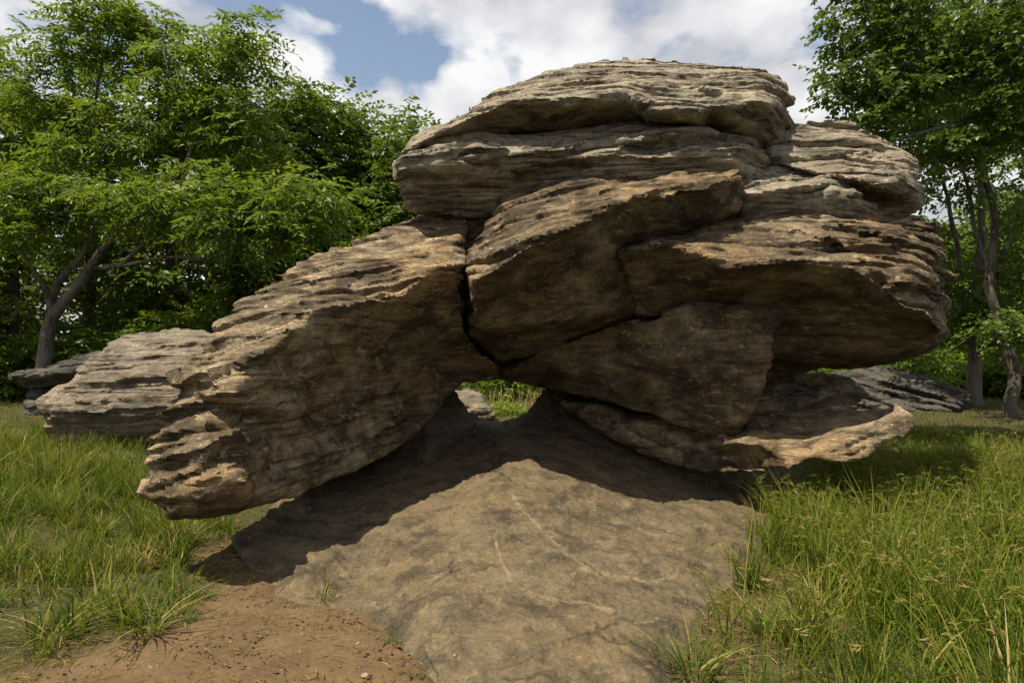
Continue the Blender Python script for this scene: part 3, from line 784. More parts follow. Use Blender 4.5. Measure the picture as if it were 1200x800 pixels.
# --- tooth hanging under the lens, and the ceiling of the arch
TOOTH = [(590,436,7.7),(645,405,7.2),(700,388,6.9),(740,374,6.6),(765,373,6.5),(780,364,6.42),(807,355,6.32),(840,355,6.25),(880,358,6.2),(915,360,6.2),(932,365,6.25),(920,375,6.12),(905,392,6.05),(902,412,6.04),(904,430,6.06),(897,455,6.14),
 (887,480,6.25),(875,497,6.36),(862,513,6.48),(827,508,6.6),(790,498,6.8),(765,487,6.95),(740,481,7.1),(705,468,7.35),(675,462,7.6),(640,456,7.9),(610,449,8.0)]
slab('hanging_tooth', arch, TOOTH, [
 [(800,366,6.22),(850,368,6.1),(888,384,6.0)], [(893,412,5.99),(892,435,6.02),(880,465,6.12),(862,495,6.3)], [(690,420,6.95),(750,425,6.6),(820,420,6.25)], [(640,430,7.4),(700,445,7.05),(770,460,6.75),(830,480,6.45)]],
 M_BLOCK, [([(850,428),(875,430),(902,425)],0.04,6,6), ([(640,412),(680,404),(708,404)],0.05,6,8)], [([(805,375),(840,395),(870,408)],0.02,2.0)], thick=1.2, dip=0.3, amp=0.02, flake=0.006, lump=0.012, seed=67, under_smooth=0.25, round_m=0.02, smooth=1, edge_jit=0.8)

# --- tail ledge at the lower right
TAIL = [(640,462,8.20),(700,474,7.60),(760,485,7.40),(800,470,7.50),(850,440,7.70),(902,437,7.90),(952,438,7.90),(980,440,7.80),(1005,447,7.60),(1027,464,7.20),(1040,478,5.82),(1052,473,5.72),(1067,478,5.62),(1076,491,5.57),(1071,502,5.44),(1058,513,5.40),(1034,522,5.34),(1016,535,5.32),
 (1001,541,5.32),(979,541,5.32),(953,539,5.37),(925,550,5.52),(900,553,5.95),(852,554,6.30),(822,552,6.60),(790,547,7.00),(740,526,7.40),(690,500,7.80)]
slab('tail_ledge', arch, TAIL, [
 [(850,518,6.25),(900,520,5.85),(945,529,5.46),(962,519,5.44),(1000,503,5.48),(1035,493,5.52),(1060,486,5.62)],
 [(870,507,6.25),(905,503,6.30),(945,508,6.10),(985,492,6.10),(1030,485,6.05)], [(880,470,7.25),(950,462,7.3),(1005,470,7.05)], [(740,492,7.25),(790,512,6.95),(830,525,6.7),(860,538,6.55)]],
 M_LOBE, [([(955,533),(985,525),(1010,513),(1030,508),(1064,500)],0.06,5,5), ([(970,538),(1000,531),(1024,518)],0.06,4,4), ([(1015,528),(1045,514),(1070,500)],0.06,5,5)],
 [([(740,507),(790,528),(850,535),(900,530)],0.06,2.0),([(1030,503),(1038,518)],0.06,1.6)], thick=1.3, dip=0.3, amp=0.018, flake=0.006, lump=0.02, seed=71, under_smooth=0.6)

# --- worn ramp at the foot
ramp_cracks = [([(580,630),(590,660),(600,680),(625,695),(690,705),(720,716)],-0.008,1.8), ([(600,582),(625,608),(650,635),(690,665),(760,680),(790,675),(795,665)],-0.007,1.6), ([(745,622),(755,618),(772,621),(778,614)],0.02,1.6),
 ([(447,727),(450,708),(465,698),(485,676)],0.02,1.6), ([(525,695),(526,720),(532,745)],0.015,1.5), ([(430,660),(448,690)],0.012,1.4)]
slab('base_ramp', arch, RAMP, ramp_feat, M_RAMP, (), ramp_cracks, voxel=0, step=2.5, exfoliate=0.006, thick=0.5, dip=0.0, amp=0.0, lump=0.03, rough=0.012, smooth=16, seed=83, round_m=0.04, edge_jit=2.2)

# --- body of the rock behind the visible slabs
CORE = [(505,235,7.6),(560,190,7.6),(700,150,7.9),(880,150,7.9),(1000,170,7.8),(1050,220,7.6),(1075,270,7.3),(1085,350,7.2),(1070,395,7.3),(1000,415,7.6),(930,425,7.8),(900,470,7.9),(860,500,7.9),(760,470,8.2),(690,450,8.3),(640,451,8.4),(600,447,8.4),(560,448,8.4),(522,446,8.3),(490,420,8.1),(455,360,7.6),(462,300,7.4),(490,268,7.4)]
slab('inner_core', arch, CORE, [[(600,300,7.2),(700,320,7.2),(900,330,7.2),(1000,320,7.2)]], M_BLOCK, (), (), step=7.0, thick=2.2, amp=0.05, lump=0.1, seed=97, taper=0.10, voxel=0.06)
PIER = [(300,480,5.9),(420,400,6.9),(500,380,7.6),(512,425,8.2),(500,455,8.2),(490,482,8.2),(470,530,8.2),(400,570,7.4),(330,575,6.4)]
slab('inner_pier', arch, PIER, [[(400,480,6.6),(470,470,7.4)]], M_BLOCK, (), (), step=7.0, thick=1.2, amp=0.03, lump=0.06, seed=101, taper=0.25, voxel=0.06)

REAR = [(640,452,8.6),(700,440,8.5),(800,440,8.3),(900,440,8.2),(900,540,7.9),(820,560,7.8),(720,540,8.1),(670,510,8.4),(645,485,8.6)]
slab('rear_pier', arch, REAR, [[(720,480,8.1),(820,490,7.9)]], M_BLOCK, (), (), step=7.0, thick=0.8, amp=0.03, lump=0.06, seed=103, taper=0.1, voxel=0.06)

# ------------------------------------------------------------------ other boulders
def boulder(name, label, outline, feats, mat, group=None, **kw):
    mid = np.mean([at(*p) for p in outline], 0)
    low = min(float(at(*p)[2]) for p in outline)
    root = empty(name, (float(mid[0]), float(mid[1]), low), label, 'rock', group)
    kw.setdefault('voxel', 0.034)
    return root, slab('rock_body', root, outline, feats, mat, **kw)

B1 = [(60,457,8.9),(45,470,8.8),(47,487,8.7),(49,505,8.7),(60,518,8.8),(100,524,8.8),(140,528,8.7),(200,530,8.6),(245,520,8.4),(262,440,8.5),(252,393,9.0),(242,387,9.3),(207,384,9.6),(175,386,9.8),(150,390,9.8),(130,400,9.6),(117,415,9.4),(100,427,9.2),(75,445,9.0)]
boulder('layered_boulder', 'pale grey layered boulder beside the low end of the arch rock', B1,
 [[(72,458,8.55),(100,455,8.4),(140,447,8.3),(200,440,8.2),(245,435,8.2)], [(60,480,8.4),(120,485,8.25),(200,485,8.1)], [(130,415,9.0),(200,405,9.0)]], M_GREY,
 ledges=[([(60,460),(90,452),(135,447),(175,443),(245,438)],0.14,6,10), ([(85,445),(120,437),(150,445),(200,440)],0.08,5,8), ([(117,416),(160,418),(185,423),(235,418)],0.10,4,10), ([(160,405),(200,407),(240,402)],0.08,4,10), ([(165,397),(185,394),(210,397)],0.06,4,8),
  ([(60,498),(95,495),(130,480),(145,478)],0.09,5,7), ([(50,512),(95,518),(150,516)],0.06,5,6), ([(95,497),(145,512),(175,505)],0.06,4,6), ([(60,468),(110,475),(130,462)],0.05,4,6)],
 cracks=[([(130,450),(131,468)],0.10,2.2), ([(144,510),(145,518)],0.10,1.6), ([(94,490),(94,500)],0.08,1.4)], thick=1.6, dip=0.04, amp=0.03, lump=0.05, seed=111, round_m=0.12)
B2 = [(30,540,8.4),(45,529,8.8),(65,520,9.0),(170,524,8.9),(250,528,8.6),(250,560,7.9),(160,566,7.8),(90,566,7.9),(40,562,8.0)]
boulder('foundation_slab', 'low flat grey slab under the pale layered boulder, half hidden in grass', B2, [[(50,540,8.2),(120,536,8.15),(230,538,8.1)]], M_GREY, thick=1.0, dip=0.0, amp=0.03, lump=0.04, seed=117)
B3 = [(12,440,12.6),(30,431,12.7),(60,425,12.8),(90,413,12.9),(120,408,13.0),(180,404,13.0),(200,415,12.8),(190,432,12.6),(110,442,12.5),(75,452,12.5),(55,456,12.5),(30,452,12.5)]
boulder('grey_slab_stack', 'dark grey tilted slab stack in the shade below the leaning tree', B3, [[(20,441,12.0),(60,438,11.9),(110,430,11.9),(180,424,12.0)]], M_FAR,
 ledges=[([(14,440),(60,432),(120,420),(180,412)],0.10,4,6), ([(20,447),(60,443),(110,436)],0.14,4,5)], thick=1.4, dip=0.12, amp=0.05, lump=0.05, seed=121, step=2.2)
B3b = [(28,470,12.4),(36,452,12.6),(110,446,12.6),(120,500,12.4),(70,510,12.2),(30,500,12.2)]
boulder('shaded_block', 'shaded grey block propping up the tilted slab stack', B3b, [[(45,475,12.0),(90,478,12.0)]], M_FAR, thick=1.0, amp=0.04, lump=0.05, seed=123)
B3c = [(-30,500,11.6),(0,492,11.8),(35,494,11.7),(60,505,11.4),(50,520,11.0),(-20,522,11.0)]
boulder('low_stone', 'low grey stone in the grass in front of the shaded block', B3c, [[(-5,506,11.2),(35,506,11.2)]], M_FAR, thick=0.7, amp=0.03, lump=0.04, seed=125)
B4 = [(960,440,15.2),(1000,432,15.4),(1041,429,15.4),(1071,432,15.2),(1089,438,14.9),(1110,450,14.5),(1130,461,14.1),(1138,470,13.9),(1120,484,13.5),(1070,488,13.5),(1000,488,13.8),(960,480,14.2)]
boulder('dark_streaked_boulder', 'dark streaked whaleback boulder near the two tree trunks on the lawn', B4, [[(990,450,14.5),(1050,447,14.3),(1090,455,14.0),(1120,467,13.7)]], M_FAR,
 ledges=[([(1040,437),(1080,445),(1125,465)],0.10,4,6), ([(1020,445),(1060,455),(1110,470)],0.12,4,6), ([(1010,455),(1060,464),(1090,470)],0.10,4,6)], thick=2.2, dip=-0.35, amp=0.06, lump=0.06, seed=131, step=2.2)
B5 = [(520,470,11.8),(532,461,12.0),(548,455,12.2),(560,458,12.2),(572,470,11.9),(580,484,11.5),(570,500,11.2),(530,500,11.3)]
boulder('pale_stone', 'pale cracked stone seen through the hole of the arch', B5, [[(545,470,11.4),(562,476,11.3)]], M_GREY, ledges=[([(535,466),(555,468),(570,472)],0.05,3,5), ([(535,476),(560,478)],0.05,3,5)], thick=0.8, amp=0.03, lump=0.03, seed=137, step=1.8)

# ------------------------------------------------------------------ trees
def tubes(chains, sides=6):
    """chains: list of (points Nx3, radii N) -> verts, quads"""
    VV, FF, off = [], [], 0
    ang = np.linspace(0, 2 * math.pi, sides, endpoint=False)
    for pts, rad in chains:
        pts = np.asarray(pts, float); rad = np.asarray(rad, float)
        t = np.gradient(pts, axis=0); t /= np.linalg.norm(t, axis=1, keepdims=True) + 1e-9
        ref = np.where(np.abs(t[:, 2:3]) > 0.8, np.array([[1.0, 0, 0]]), np.array([[0, 0, 1.0]]))
        u = np.cross(t, ref[0] if (np.abs(t[:, 2]) > 0.8).mean() > 0.5 else np.array([0, 0.15, 1.0])); u /= np.linalg.norm(u, axis=1, keepdims=True) + 1e-9
        v = np.cross(t, u)
        ring = pts[:, None] + rad[:, None, None] * (u[:, None] * np.cos(ang)[None, :, None] + v[:, None] * np.sin(ang)[None, :, None])
        m = len(pts)
        VV.append(ring.reshape(-1, 3))
        i = np.arange(m * sides).reshape(m, sides)
        j = np.roll(i, -1, 1)
        FF.append(np.stack([i[:-1].ravel(), j[:-1].ravel(), j[1:].ravel(), i[1:].ravel()], -1) + off)
        off += m * sides
    return np.concatenate(VV), np.concatenate(FF)

def leaf_mesh(base, direc, normal, length, width, tint):
    """folded four-point leaves; arrays of n leaves"""
    side = np.cross(direc, normal); side /= np.linalg.norm(side, axis=1, keepdims=True) + 1e-9
    normal = np.cross(side, direc)
    L_, W_ = length[:, None], width[:, None]
    a = base
    b = base + direc * L_ * 0.45 + side * W_ * 0.5 + normal * W_ * 0.16
    c = base + direc * L_ - normal * L_ * 0.12
    d = base + direc * L_ * 0.45 - side * W_ * 0.5 + normal * W_ * 0.16
    V = np.stack([a, b, c, d], 1).reshape(-1, 3)
    i = np.arange(len(base))[:, None] * 4
    F_ = np.stack([i + [0, 1, 2], i + [0, 2, 3]], 1).reshape(-1, 3)
    return V, F_, np.repeat(tint, 4)

def unit(v): return v / (np.linalg.norm(v, axis=-1, keepdims=True) + 1e-9)

def make_crown(rng, centers, spread, sprays, leaflets, slen, llen, lwid, flat=0.45, droop=0.25, tint_bias=None, compound=True, cc=None):
    n = len(centers) * sprays
    c = np.repeat(centers, sprays, 0)
    off = rng.normal(0, 1, (n, 3)); off = unit(off) * rng.uniform(0, 1, (n, 1)) ** 0.45
    o = c + off * spread * np.array([1, 1, flat])
    hd = off * np.array([1, 1, 0.35]) + rng.normal(0, 0.55, (n, 3)) * np.array([1, 1, 0.35])
    hd[:, 2] -= droop * rng.uniform(0, 1, n)
    rd = unit(hd)
    up = unit(np.array([0, 0, 1.0]) + rng.normal(0, 0.32, (n, 3)))
    side = unit(np.cross(rd, up)); up = np.cross(side, rd)
    sl = slen * rng.uniform(0.65, 1.25, n)
    ct = np.repeat(rng.uniform(0, 1, len(centers)), sprays)
    st = np.clip(0.3 * ct + 0.35 * rng.uniform(0, 1, n) + 0.12, 0, 1)
    B, Dr, Nn, Ll, Lw, Ti = [], [], [], [], [], []
    for k in range(leaflets):
        f = (k + 0.6) / leaflets
        s = 1 if k % 2 else -1
        b = o + rd * (sl * f)[:, None] - np.array([0, 0, 1.0]) * (droop * 0.5 * sl * f * f)[:, None]
        if k == leaflets - 1: dd = rd + rng.normal(0, 0.15, (n, 3))
        else: dd = rd * rng.uniform(0.35, 0.8, (n, 1)) + side * s + rng.normal(0, 0.22, (n, 3))
        dd[:, 2] -= 0.18
        B.append(b); Dr.append(unit(dd)); Nn.append(unit(up + rng.normal(0, 0.25 if compound else 0.5, (n, 3))))
        Ll.append(llen * rng.uniform(0.7, 1.25, n)); Lw.append(lwid * rng.uniform(0.75, 1.25, n))
        Ti.append(np.clip(st + rng.normal(0, 0.12, n), 0, 0.93 if not compound else 1))
    Ti = np.concatenate(Ti)
    return leaf_mesh(np.concatenate(B), np.concatenate(Dr), np.concatenate(Nn), np.concatenate(Ll), np.concatenate(Lw), Ti)

def grow(rng, trunks, centers, tip_r=0.006, pipe=2.3):
    """connect every foliage cluster to the growing skeleton; returns tube chains"""
    nodes, par, tr = [], [], []
    for line in trunks:                       # each: list of (x,y,z,r); may start anywhere (first node joins nearest earlier node)
        pts = np.array(line, float)
        # resample
        seg = np.linalg.norm(np.diff(pts[:, :3], axis=0), axis=1); cum = np.concatenate([[0], np.cumsum(seg)])
        m = max(3, int(cum[-1] / 0.35)); q = np.linspace(0, cum[-1], m)
        rs = np.stack([np.interp(q, cum, pts[:, k]) for k in range(4)], -1)
        wob = 0.04 * fbm(rs[:, :3] * 1.3 + 7, 2, 3)
        rs[1:, 0] += wob[1:]; rs[1:, 1] -= wob[1:]
        start = -1
        if nodes:
            d = np.linalg.norm(np.array(nodes) - rs[0, :3], axis=1); start = int(np.argmin(d))
        for k in range(m):
            nodes.append(rs[k, :3]); par.append(start if k == 0 else len(nodes) - 2); tr.append(rs[k, 3])
    ntr = len(nodes)
    base = np.array(nodes)
    order = np.argsort([np.min(np.linalg.norm(base - c, axis=1)) for c in centers])
    for ci in order:
        c = centers[ci]
        A = np.array(nodes); dv = c - A
        d = np.linalg.norm(dv, axis=1)
        cost = d + 0.55 * np.maximum(A[:, 2] - c[2], 0) + 0.25 * np.maximum(0, 0.6 - d)
        p = int(np.argmin(cost))
        a = A[p]; dist = d[p]; m = max(2, int(dist / 0.4))
        bow = rng.normal(0, 0.09, 3) * dist; bow[2] -= 0.05 * dist
        prev = p
        for k in range(1, m + 1):
            t = k / m
            q = a + (c - a) * t + bow * math.sin(math.pi * t) + (rng.normal(0, 0.025, 3) if k < m else 0)
            nodes.append(q); par.append(prev); tr.append(0); prev = len(nodes) - 1
    N = len(nodes); A = np.array(nodes)
    acc = np.zeros(N); kids = [[] for _ in range(N)]
    for i in range(N):
        if par[i] >= 0: kids[par[i]].append(i)
    for i in range(N - 1, -1, -1):
        if not kids[i]: acc[i] = tip_r ** pipe
        if par[i] >= 0: acc[par[i]] += acc[i]
    r = acc ** (1 / pipe)
    for i in range(N):
        if i < ntr: r[i] = max(tr[i], min(r[i], tr[i] * 1.2))
    for i in range(ntr, N): r[i] = min(r[i], r[par[i]] * 0.85)
    chains, done = [], set()
    for i in range(N):
        if i in done: continue
        # start of a chain: the first node, or any node that is not its parent's main child
        if par[i] >= 0:
            main = max(kids[par[i]], key=lambda q: r[q])
            if main == i: continue
        ch = [par[i], i] if par[i] >= 0 else [i]
        cur = i
        while kids[cur]:
            cur = max(kids[cur], key=lambda q: r[q]); ch.append(cur)
        rad = r[ch].copy()
        if par[i] >= 0: rad[0] = rad[1]
        if len(ch) >= 2: chains.append((A[ch], rad))
        done.update(ch)
    return chains

def lobes_points(rng, lobes):
    out = []
    for cx, cy, cz, rx, ry, rz, n in lobes:
        v = unit(rng.normal(0, 1, (n, 3))) * (rng.uniform(0.12, 1, (n, 1)) ** 0.5)
        out.append(np.array([cx, cy, cz]) + v * np.array([rx, ry, rz]))
    return np.concatenate(out)

def tree(name, label, trunks, lobes, seed, leafmat, group=None, spread=0.55, sprays=16, leaflets=9, slen=0.34, llen=0.10, lwid=0.042, flat=0.4, droop=0.3, compound=True, tip_r=0.006, ragged=1.0):
    rng = np.random.default_rng(seed)
    base = trunks[0][0]
    root = empty(name, (base[0], base[1], base[2]), label, 'tree', group)
    centers = lobes_points(rng, lobes)
    ch = grow(rng, trunks, centers, tip_r)
    v, f = tubes(ch)
    t = mesh_object('trunk', v, f, M_BARK); set_local(t, root)
    v, f, ti = make_crown(rng, centers, spread, sprays, leaflets, slen, llen, lwid, flat, droop, compound=compound)
    c = mesh_object('crown', v, f, leafmat, smooth=False, attrs={'tint': ti}); set_local(c, root)
    return root

def lobe(px, py, d, rpx_x, rpx_y, n, ry=None):
    p = at(px, py, d); s = d / F
    return (p[0], p[1], p[2], rpx_x * s, (ry if ry else 0.8 * (rpx_x + rpx_y) * 0.5 * s), rpx_y * s, n)
def tline(pts):
    return [(*at(px, py, d), r) for px, py, d, r in pts]
def gnd(px, d, dz=-0.1):
    x = (px - 600) / F * d
    return (x, d, float(ground_z(np.array(x), np.array(d))) + dz)

# leaning ash-like tree on the left
g = gnd(48, 13.6)
tree('leaning_tree', 'leaning forked tree with layered sprays of leaves over the grey slab stack',
 [[(*g, 0.163)] + tline([(52,420,13.6,0.143),(58,375,13.6,0.136),(72,358,13.6,0.116),(98,325,13.6,0.102),(120,292,13.5,0.082),(150,262,13.4,0.068),(190,235,13.2,0.058),(222,185,13.0,0.048),(235,140,13.0,0.037),(262,95,13.0,0.020),(285,45,13.0,0.010)]),
  tline([(60,372,13.6,0.102),(60,345,13.7,0.088),(72,325,13.7,0.075),(95,300,13.8,0.061),(120,250,13.9,0.048),(128,200,14,0.041),(110,140,14,0.034),(115,90,14.0,0.024),(130,40,14.0,0.014)]),
  tline([(108,314,13.6,0.068),(140,312,13.3,0.058),(165,290,13.0,0.041),(185,270,12.8,0.024)]),
  tline([(60,350,13.6,0.061),(45,325,13.3,0.048),(28,300,13.0,0.034),(10,270,13.0,0.020)]),
  tline([(150,310,13.2,0.041),(205,300,12.6,0.034),(240,306,12.2,0.027),(285,285,12.0,0.017)]),
  tline([(232,150,13.0,0.034),(200,100,13.0,0.024),(190,50,13.0,0.010)])],
 [lobe(125,45,14.0,85,45,20), lobe(215,80,13.3,60,50,16), lobe(280,55,13.0,36,45,9), lobe(60,120,14.2,60,45,14), lobe(170,150,13.6,80,45,22), lobe(70,210,13.8,75,45,20), lobe(200,230,12.8,90,45,26), lobe(280,160,13.4,55,60,16),
  lobe(290,260,12.2,70,40,20), lobe(20,260,13,45,30,9), lobe(360,235,12.8,50,45,12), lobe(150,15,13.8,45,20,7)],
 201, M_LEAF, spread=0.66, sprays=17, leaflets=11, slen=0.52, llen=0.165, lwid=0.064, flat=0.24, droop=0.45)

def bg_tree(name, label, px, d, top, w, bot, seed, mat=M_LEAF_DARK, group='dense trees closing the background', n=1.0, **kw):
    """a full round-headed tree: crown from pixel row top to bot, w wide, standing d metres away"""
    g = gnd(px, d)
    h = bot - top
    tr = [[(*g, 0.2 + 0.004 * d)] + tline([(px, min(bot + 10, 430), d, .2), (px + 6, bot - 0.3 * h, d, .15), (px - 4, bot - 0.6 * h, d, .10), (px, top + 0.15 * h, d, .04)])]
    rng = np.random.default_rng(seed)
    lb = []
    for k in range(9):
        f = (k + 0.5) / 9
        ww = w * 0.5 * math.sin(math.pi * (0.18 + 0.72 * f)) ** 0.8
        lb.append(lobe(px + rng.uniform(-0.5, 0.5) * ww, top + h * f, d + rng.uniform(-1, 1) * 0.6, ww * rng.uniform(0.55, 0.8), h * 0.15, max(4, int(16 * n)), ry=1.5))
    a = dict(spread=0.0042 * d * 8, sprays=15, leaflets=8, slen=0.03 * d, llen=0.0112 * d, lwid=0.0056 * d, flat=0.6, droop=0.3, compound=False)
    a.update(kw)
    return tree(name, label, tr, lb, seed, mat, group, **a)

LBL = 'dense dark leafy tree in the wood behind the rocks'
WOOD = {0: 'round-headed dark tree between the leaning tree and the arch rock', 2: 'dark tree whose crown tops the shoulder of the arch rock', 1: 'dark tree showing above the high end of the arch shoulder',
        3: 'tall dark tree filling the gap behind the long boughs of the leaning tree', 6: 'dark tree rising behind the fork of the leaning tree', 7: 'tall leafy tree beyond the low grey stone'}
for i, (px, d, top, w, bot) in enumerate([(345,19,115,120,420),(410,21,140,130,420),(462,20,158,110,420),(280,18,120,150,430),(200,19,150,160,440),(100,19,90,170,440),(10,17,85,130,440),(-70,15,40,190,440),(460,24,190,110,420),(30,22,170,180,450),(150,23,230,180,450),(250,23,240,180,450),(340,24,240,160,450)]):
    bg_tree('woodland_tree', WOOD.get(i, LBL), px, d, top, w, bot, 300 + i, n=(1.0 if i in (0, 1, 2, 3) else 0.5))
# understorey bushes
def bush(label, px, d, top, w, seed, mat=M_LEAF, n=40, group='bushes along the edge of the wood', **kw):
    g = gnd(px, d, 0.0)
    gy = 425 - (g[2] - 1.5) / d * F
    h = gy - top
    tr = [[(*g, 0.05)] + tline([(px + 3, gy - 0.4 * h, d, .03), (px - 3, gy - 0.75 * h, d, .015)])]
    a = dict(spread=0.4, sprays=14, leaflets=7, slen=0.024 * d, llen=0.0095 * d, lwid=0.005 * d, flat=0.7, droop=0.2, compound=False)
    a.update(kw)
    r = tree('bush', label, tr, [lobe(px, top + 0.55 * h, d, w * 0.5, h * 0.5, n, ry=1.2)], seed, mat, group, **a)
    r['category'] = 'bush'
    return r
for i, (px, d, top, w) in enumerate([(20,16,380,130),(120,17,360,130),(220,17,355,130),(320,17,360,130),(-60,15,370,130),(420,17,380,130),(290,21,320,150),(180,21,310,150)]):
    bush('dark leafy bush under the wood behind the grey rocks', px, d, top, w, 400 + i)

# ---- right side: two trunks on the lawn and a broad-leaved crown reaching in
g = gnd(1141, 14.6)
tree('dark_trunk_tree', 'tree with a straight dark trunk standing behind the streaked boulder',
 [[(*g, 0.184)] + tline([(1142,470,14.6,0.163),(1143,430,14.6,0.150),(1142,395,14.6,0.143),(1146,340,14.6,0.102),(1150,280,14.6,0.082),(1148,200,14.6,0.068),(1155,120,14.6,0.041),(1150,40,14.6,0.020)]),
  tline([(1138,402,14.6,0.088),(1128,370,14.6,0.075),(1125,310,14.5,0.061),(1112,240,14.4,0.048),(1095,180,14.2,0.034),(1070,150,14,0.020)]),
  tline([(1150,390,14.6,0.082),(1162,350,14.4,0.061),(1175,300,14.3,0.048),(1190,240,14.2,0.034)])],
 [lobe(1100,330,13.8,45,40,12), lobe(1060,190,14,55,45,16), lobe(1130,60,14.5,80,60,30), lobe(1180,330,14,50,40,12), lobe(1100,110,14,80,50,24), lobe(1200,130,14.5,60,70,18), lobe(1120,375,14.5,60,25,12), lobe(1180,395,15,45,25,12), lobe(1085,300,15.5,45,60,14), lobe(1195,230,15,40,60,12)],
 501, M_LEAF_BROAD, spread=0.6, sprays=17, leaflets=8, slen=0.35, llen=0.125, lwid=0.07, flat=0.5, droop=0.35, compound=False)
g = gnd(1186, 12.9)
tree('crooked_trunk_tree', 'tree with a crooked pale-barked trunk on the lawn',
 [[(*g, 0.153)] + tline([(1184,475,12.9,0.128),(1193,440,12.9,0.115),(1180,405,12.9,0.109),(1170,370,12.9,0.099),(1156,335,12.9,0.095),(1165,290,12.9,0.083),(1166,250,12.9,0.071),(1150,200,12.8,0.064),(1155,140,12.7,0.051),(1175,90,12.5,0.038),(1195,40,12.3,0.025)]),
  tline([(1164,330,12.9,0.064),(1150,290,13,0.051),(1140,260,13.1,0.045),(1130,200,13.2,0.032),(1120,150,13.2,0.019)])],
 [lobe(1150,120,12.8,80,60,28), lobe(1210,60,12.5,70,60,22), lobe(1080,70,12.5,70,55,22), lobe(1200,380,12.2,40,20,8), lobe(1230,250,12.5,40,70,14), lobe(1110,220,13,35,25,7)],
 503, M_LEAF_BROAD, spread=0.6, sprays=17, leaflets=7, slen=0.32, llen=0.12, lwid=0.075, flat=0.5, droop=0.4, compound=False)
g = gnd(1390, 9.6)
tree('overhanging_tree', 'broad-leaved tree with low boughs reaching towards the top of the arch rock',
 [[(*g, 0.26)] + tline([(1380,420,9.6,.22),(1360,300,9.6,.19),(1330,200,9.5,.16),(1290,120,9.3,.12),(1240,60,9.2,.09),(1180,10,9.0,.06)]),
  tline([(1330,200,9.5,.10),(1260,170,9.2,.07),(1170,135,9.0,.05),(1100,150,8.8,.035),(1030,170,8.6,.015)]),
  tline([(1290,120,9.3,.09),(1200,80,9.0,.06),(1110,60,8.8,.04),(1030,70,8.7,.02),(970,90,8.6,.01)])],
 [lobe(1000,95,8.8,38,26,9), lobe(985,35,8.9,30,35,8), lobe(1045,30,8.9,50,35,14), lobe(1060,110,8.8,60,35,18), lobe(1120,60,8.8,60,50,20), lobe(1180,40,8.4,60,50,20), lobe(1200,130,8.6,60,45,18), lobe(1120,165,8.8,50,25,10),
  lobe(1010,150,8.8,30,14,5), lobe(1270,80,8.6,60,80,20), lobe(1060,-30,8.9,80,40,14), lobe(1170,-50,8.8,90,50,16), lobe(1000,-35,9.0,60,30,8), lobe(1300,220,9,60,60,14), lobe(1380,80,9,80,90,18)],
 507, M_LEAF_BROAD, spread=0.42, sprays=16, leaflets=7, slen=0.26, llen=0.095, lwid=0.062, flat=0.5, droop=0.45, compound=False)
LBR = 'sunlit green tree in the wood beyond the lawn'
for i, (px, d, top, w, bot) in enumerate([(1090,24,270,120,440),(1160,26,240,130,440),(1240,22,150,160,440),(1020,27,300,140,440),(1200,20,260,110,430)]):
    bg_tree('lawn_edge_tree', LBR, px, d, top, w, bot, 600 + i, mat=M_LEAF, group='trees beyond the lawn', n=0.7)
for i, (px, d, top, w) in enumerate([(1070,18,402,70),(1115,19,405,70),(1165,18,410,60),(1215,17,405,80),(1020,20,415,70),(590,16,430,60),(620,17,425,60),(980,22,418,80)]):
    bush('bright green bush at the back of the lawn', px, d, top, w, 700 + i, mat=M_LEAF, group='bushes at the back of the lawn', n=30)

# ------------------------------------------------------------------ grass
def blades(rng, xy, h, w, lean, tint, segs=3, z=None, az=None):
    n = len(xy)
    if z is None: z = ground_z(xy[:, 0], xy[:, 1]) - 0.01
    if az is None: az = rng.uniform(0, 2 * math.pi, n)
    dirv = np.stack([np.cos(az), np.sin(az), np.zeros(n)], -1)
    fa = az + math.pi / 2 + rng.normal(0, 0.5, n)
    side = np.stack([np.cos(fa), np.sin(fa), np.zeros(n)], -1)
    b = np.stack([xy[:, 0], xy[:, 1], z], -1)
    lv = []
    for k in range(segs + 1):
        t = k / segs
        c = b + np.array([0, 0, 1.0]) * (h * t * (1 - 0.28 * lean * t))[:, None] + dirv * (h * lean * t ** 1.8)[:, None]
        if k < segs:
            ww = (w * (1 - 0.75 * t ** 1.6) * (0.7 if k == 0 else 1))[:, None] * 0.5
            lv += [c - side * ww, c + side * ww]
        else: lv.append(c)
    m = 2 * segs + 1
    V = np.stack(lv, 1).reshape(-1, 3)
    tri = []
    for k in range(segs - 1):
        a = 2 * k
        tri += [[a, a + 1, a + 3], [a, a + 3, a + 2]]
    a = 2 * (segs - 1); tri.append([a, a + 1, a + 2])
    i = np.arange(n)[:, None, None] * m
    Fc = (i + np.array(tri)[None]).reshape(-1, 3)
    return V, Fc, (np.repeat(tint, m).reshape(n, m) + np.array([0.16 * (k // 2) / segs - 0.04 for k in range(m)])[None]).ravel()
def merge(parts):
    VV, FF, TT, off = [], [], [], 0
    for v, f, t in parts:
        VV.append(v); FF.append(f + off); TT.append(t); off += len(v)
    return np.concatenate(VV), np.concatenate(FF), np.concatenate(TT)
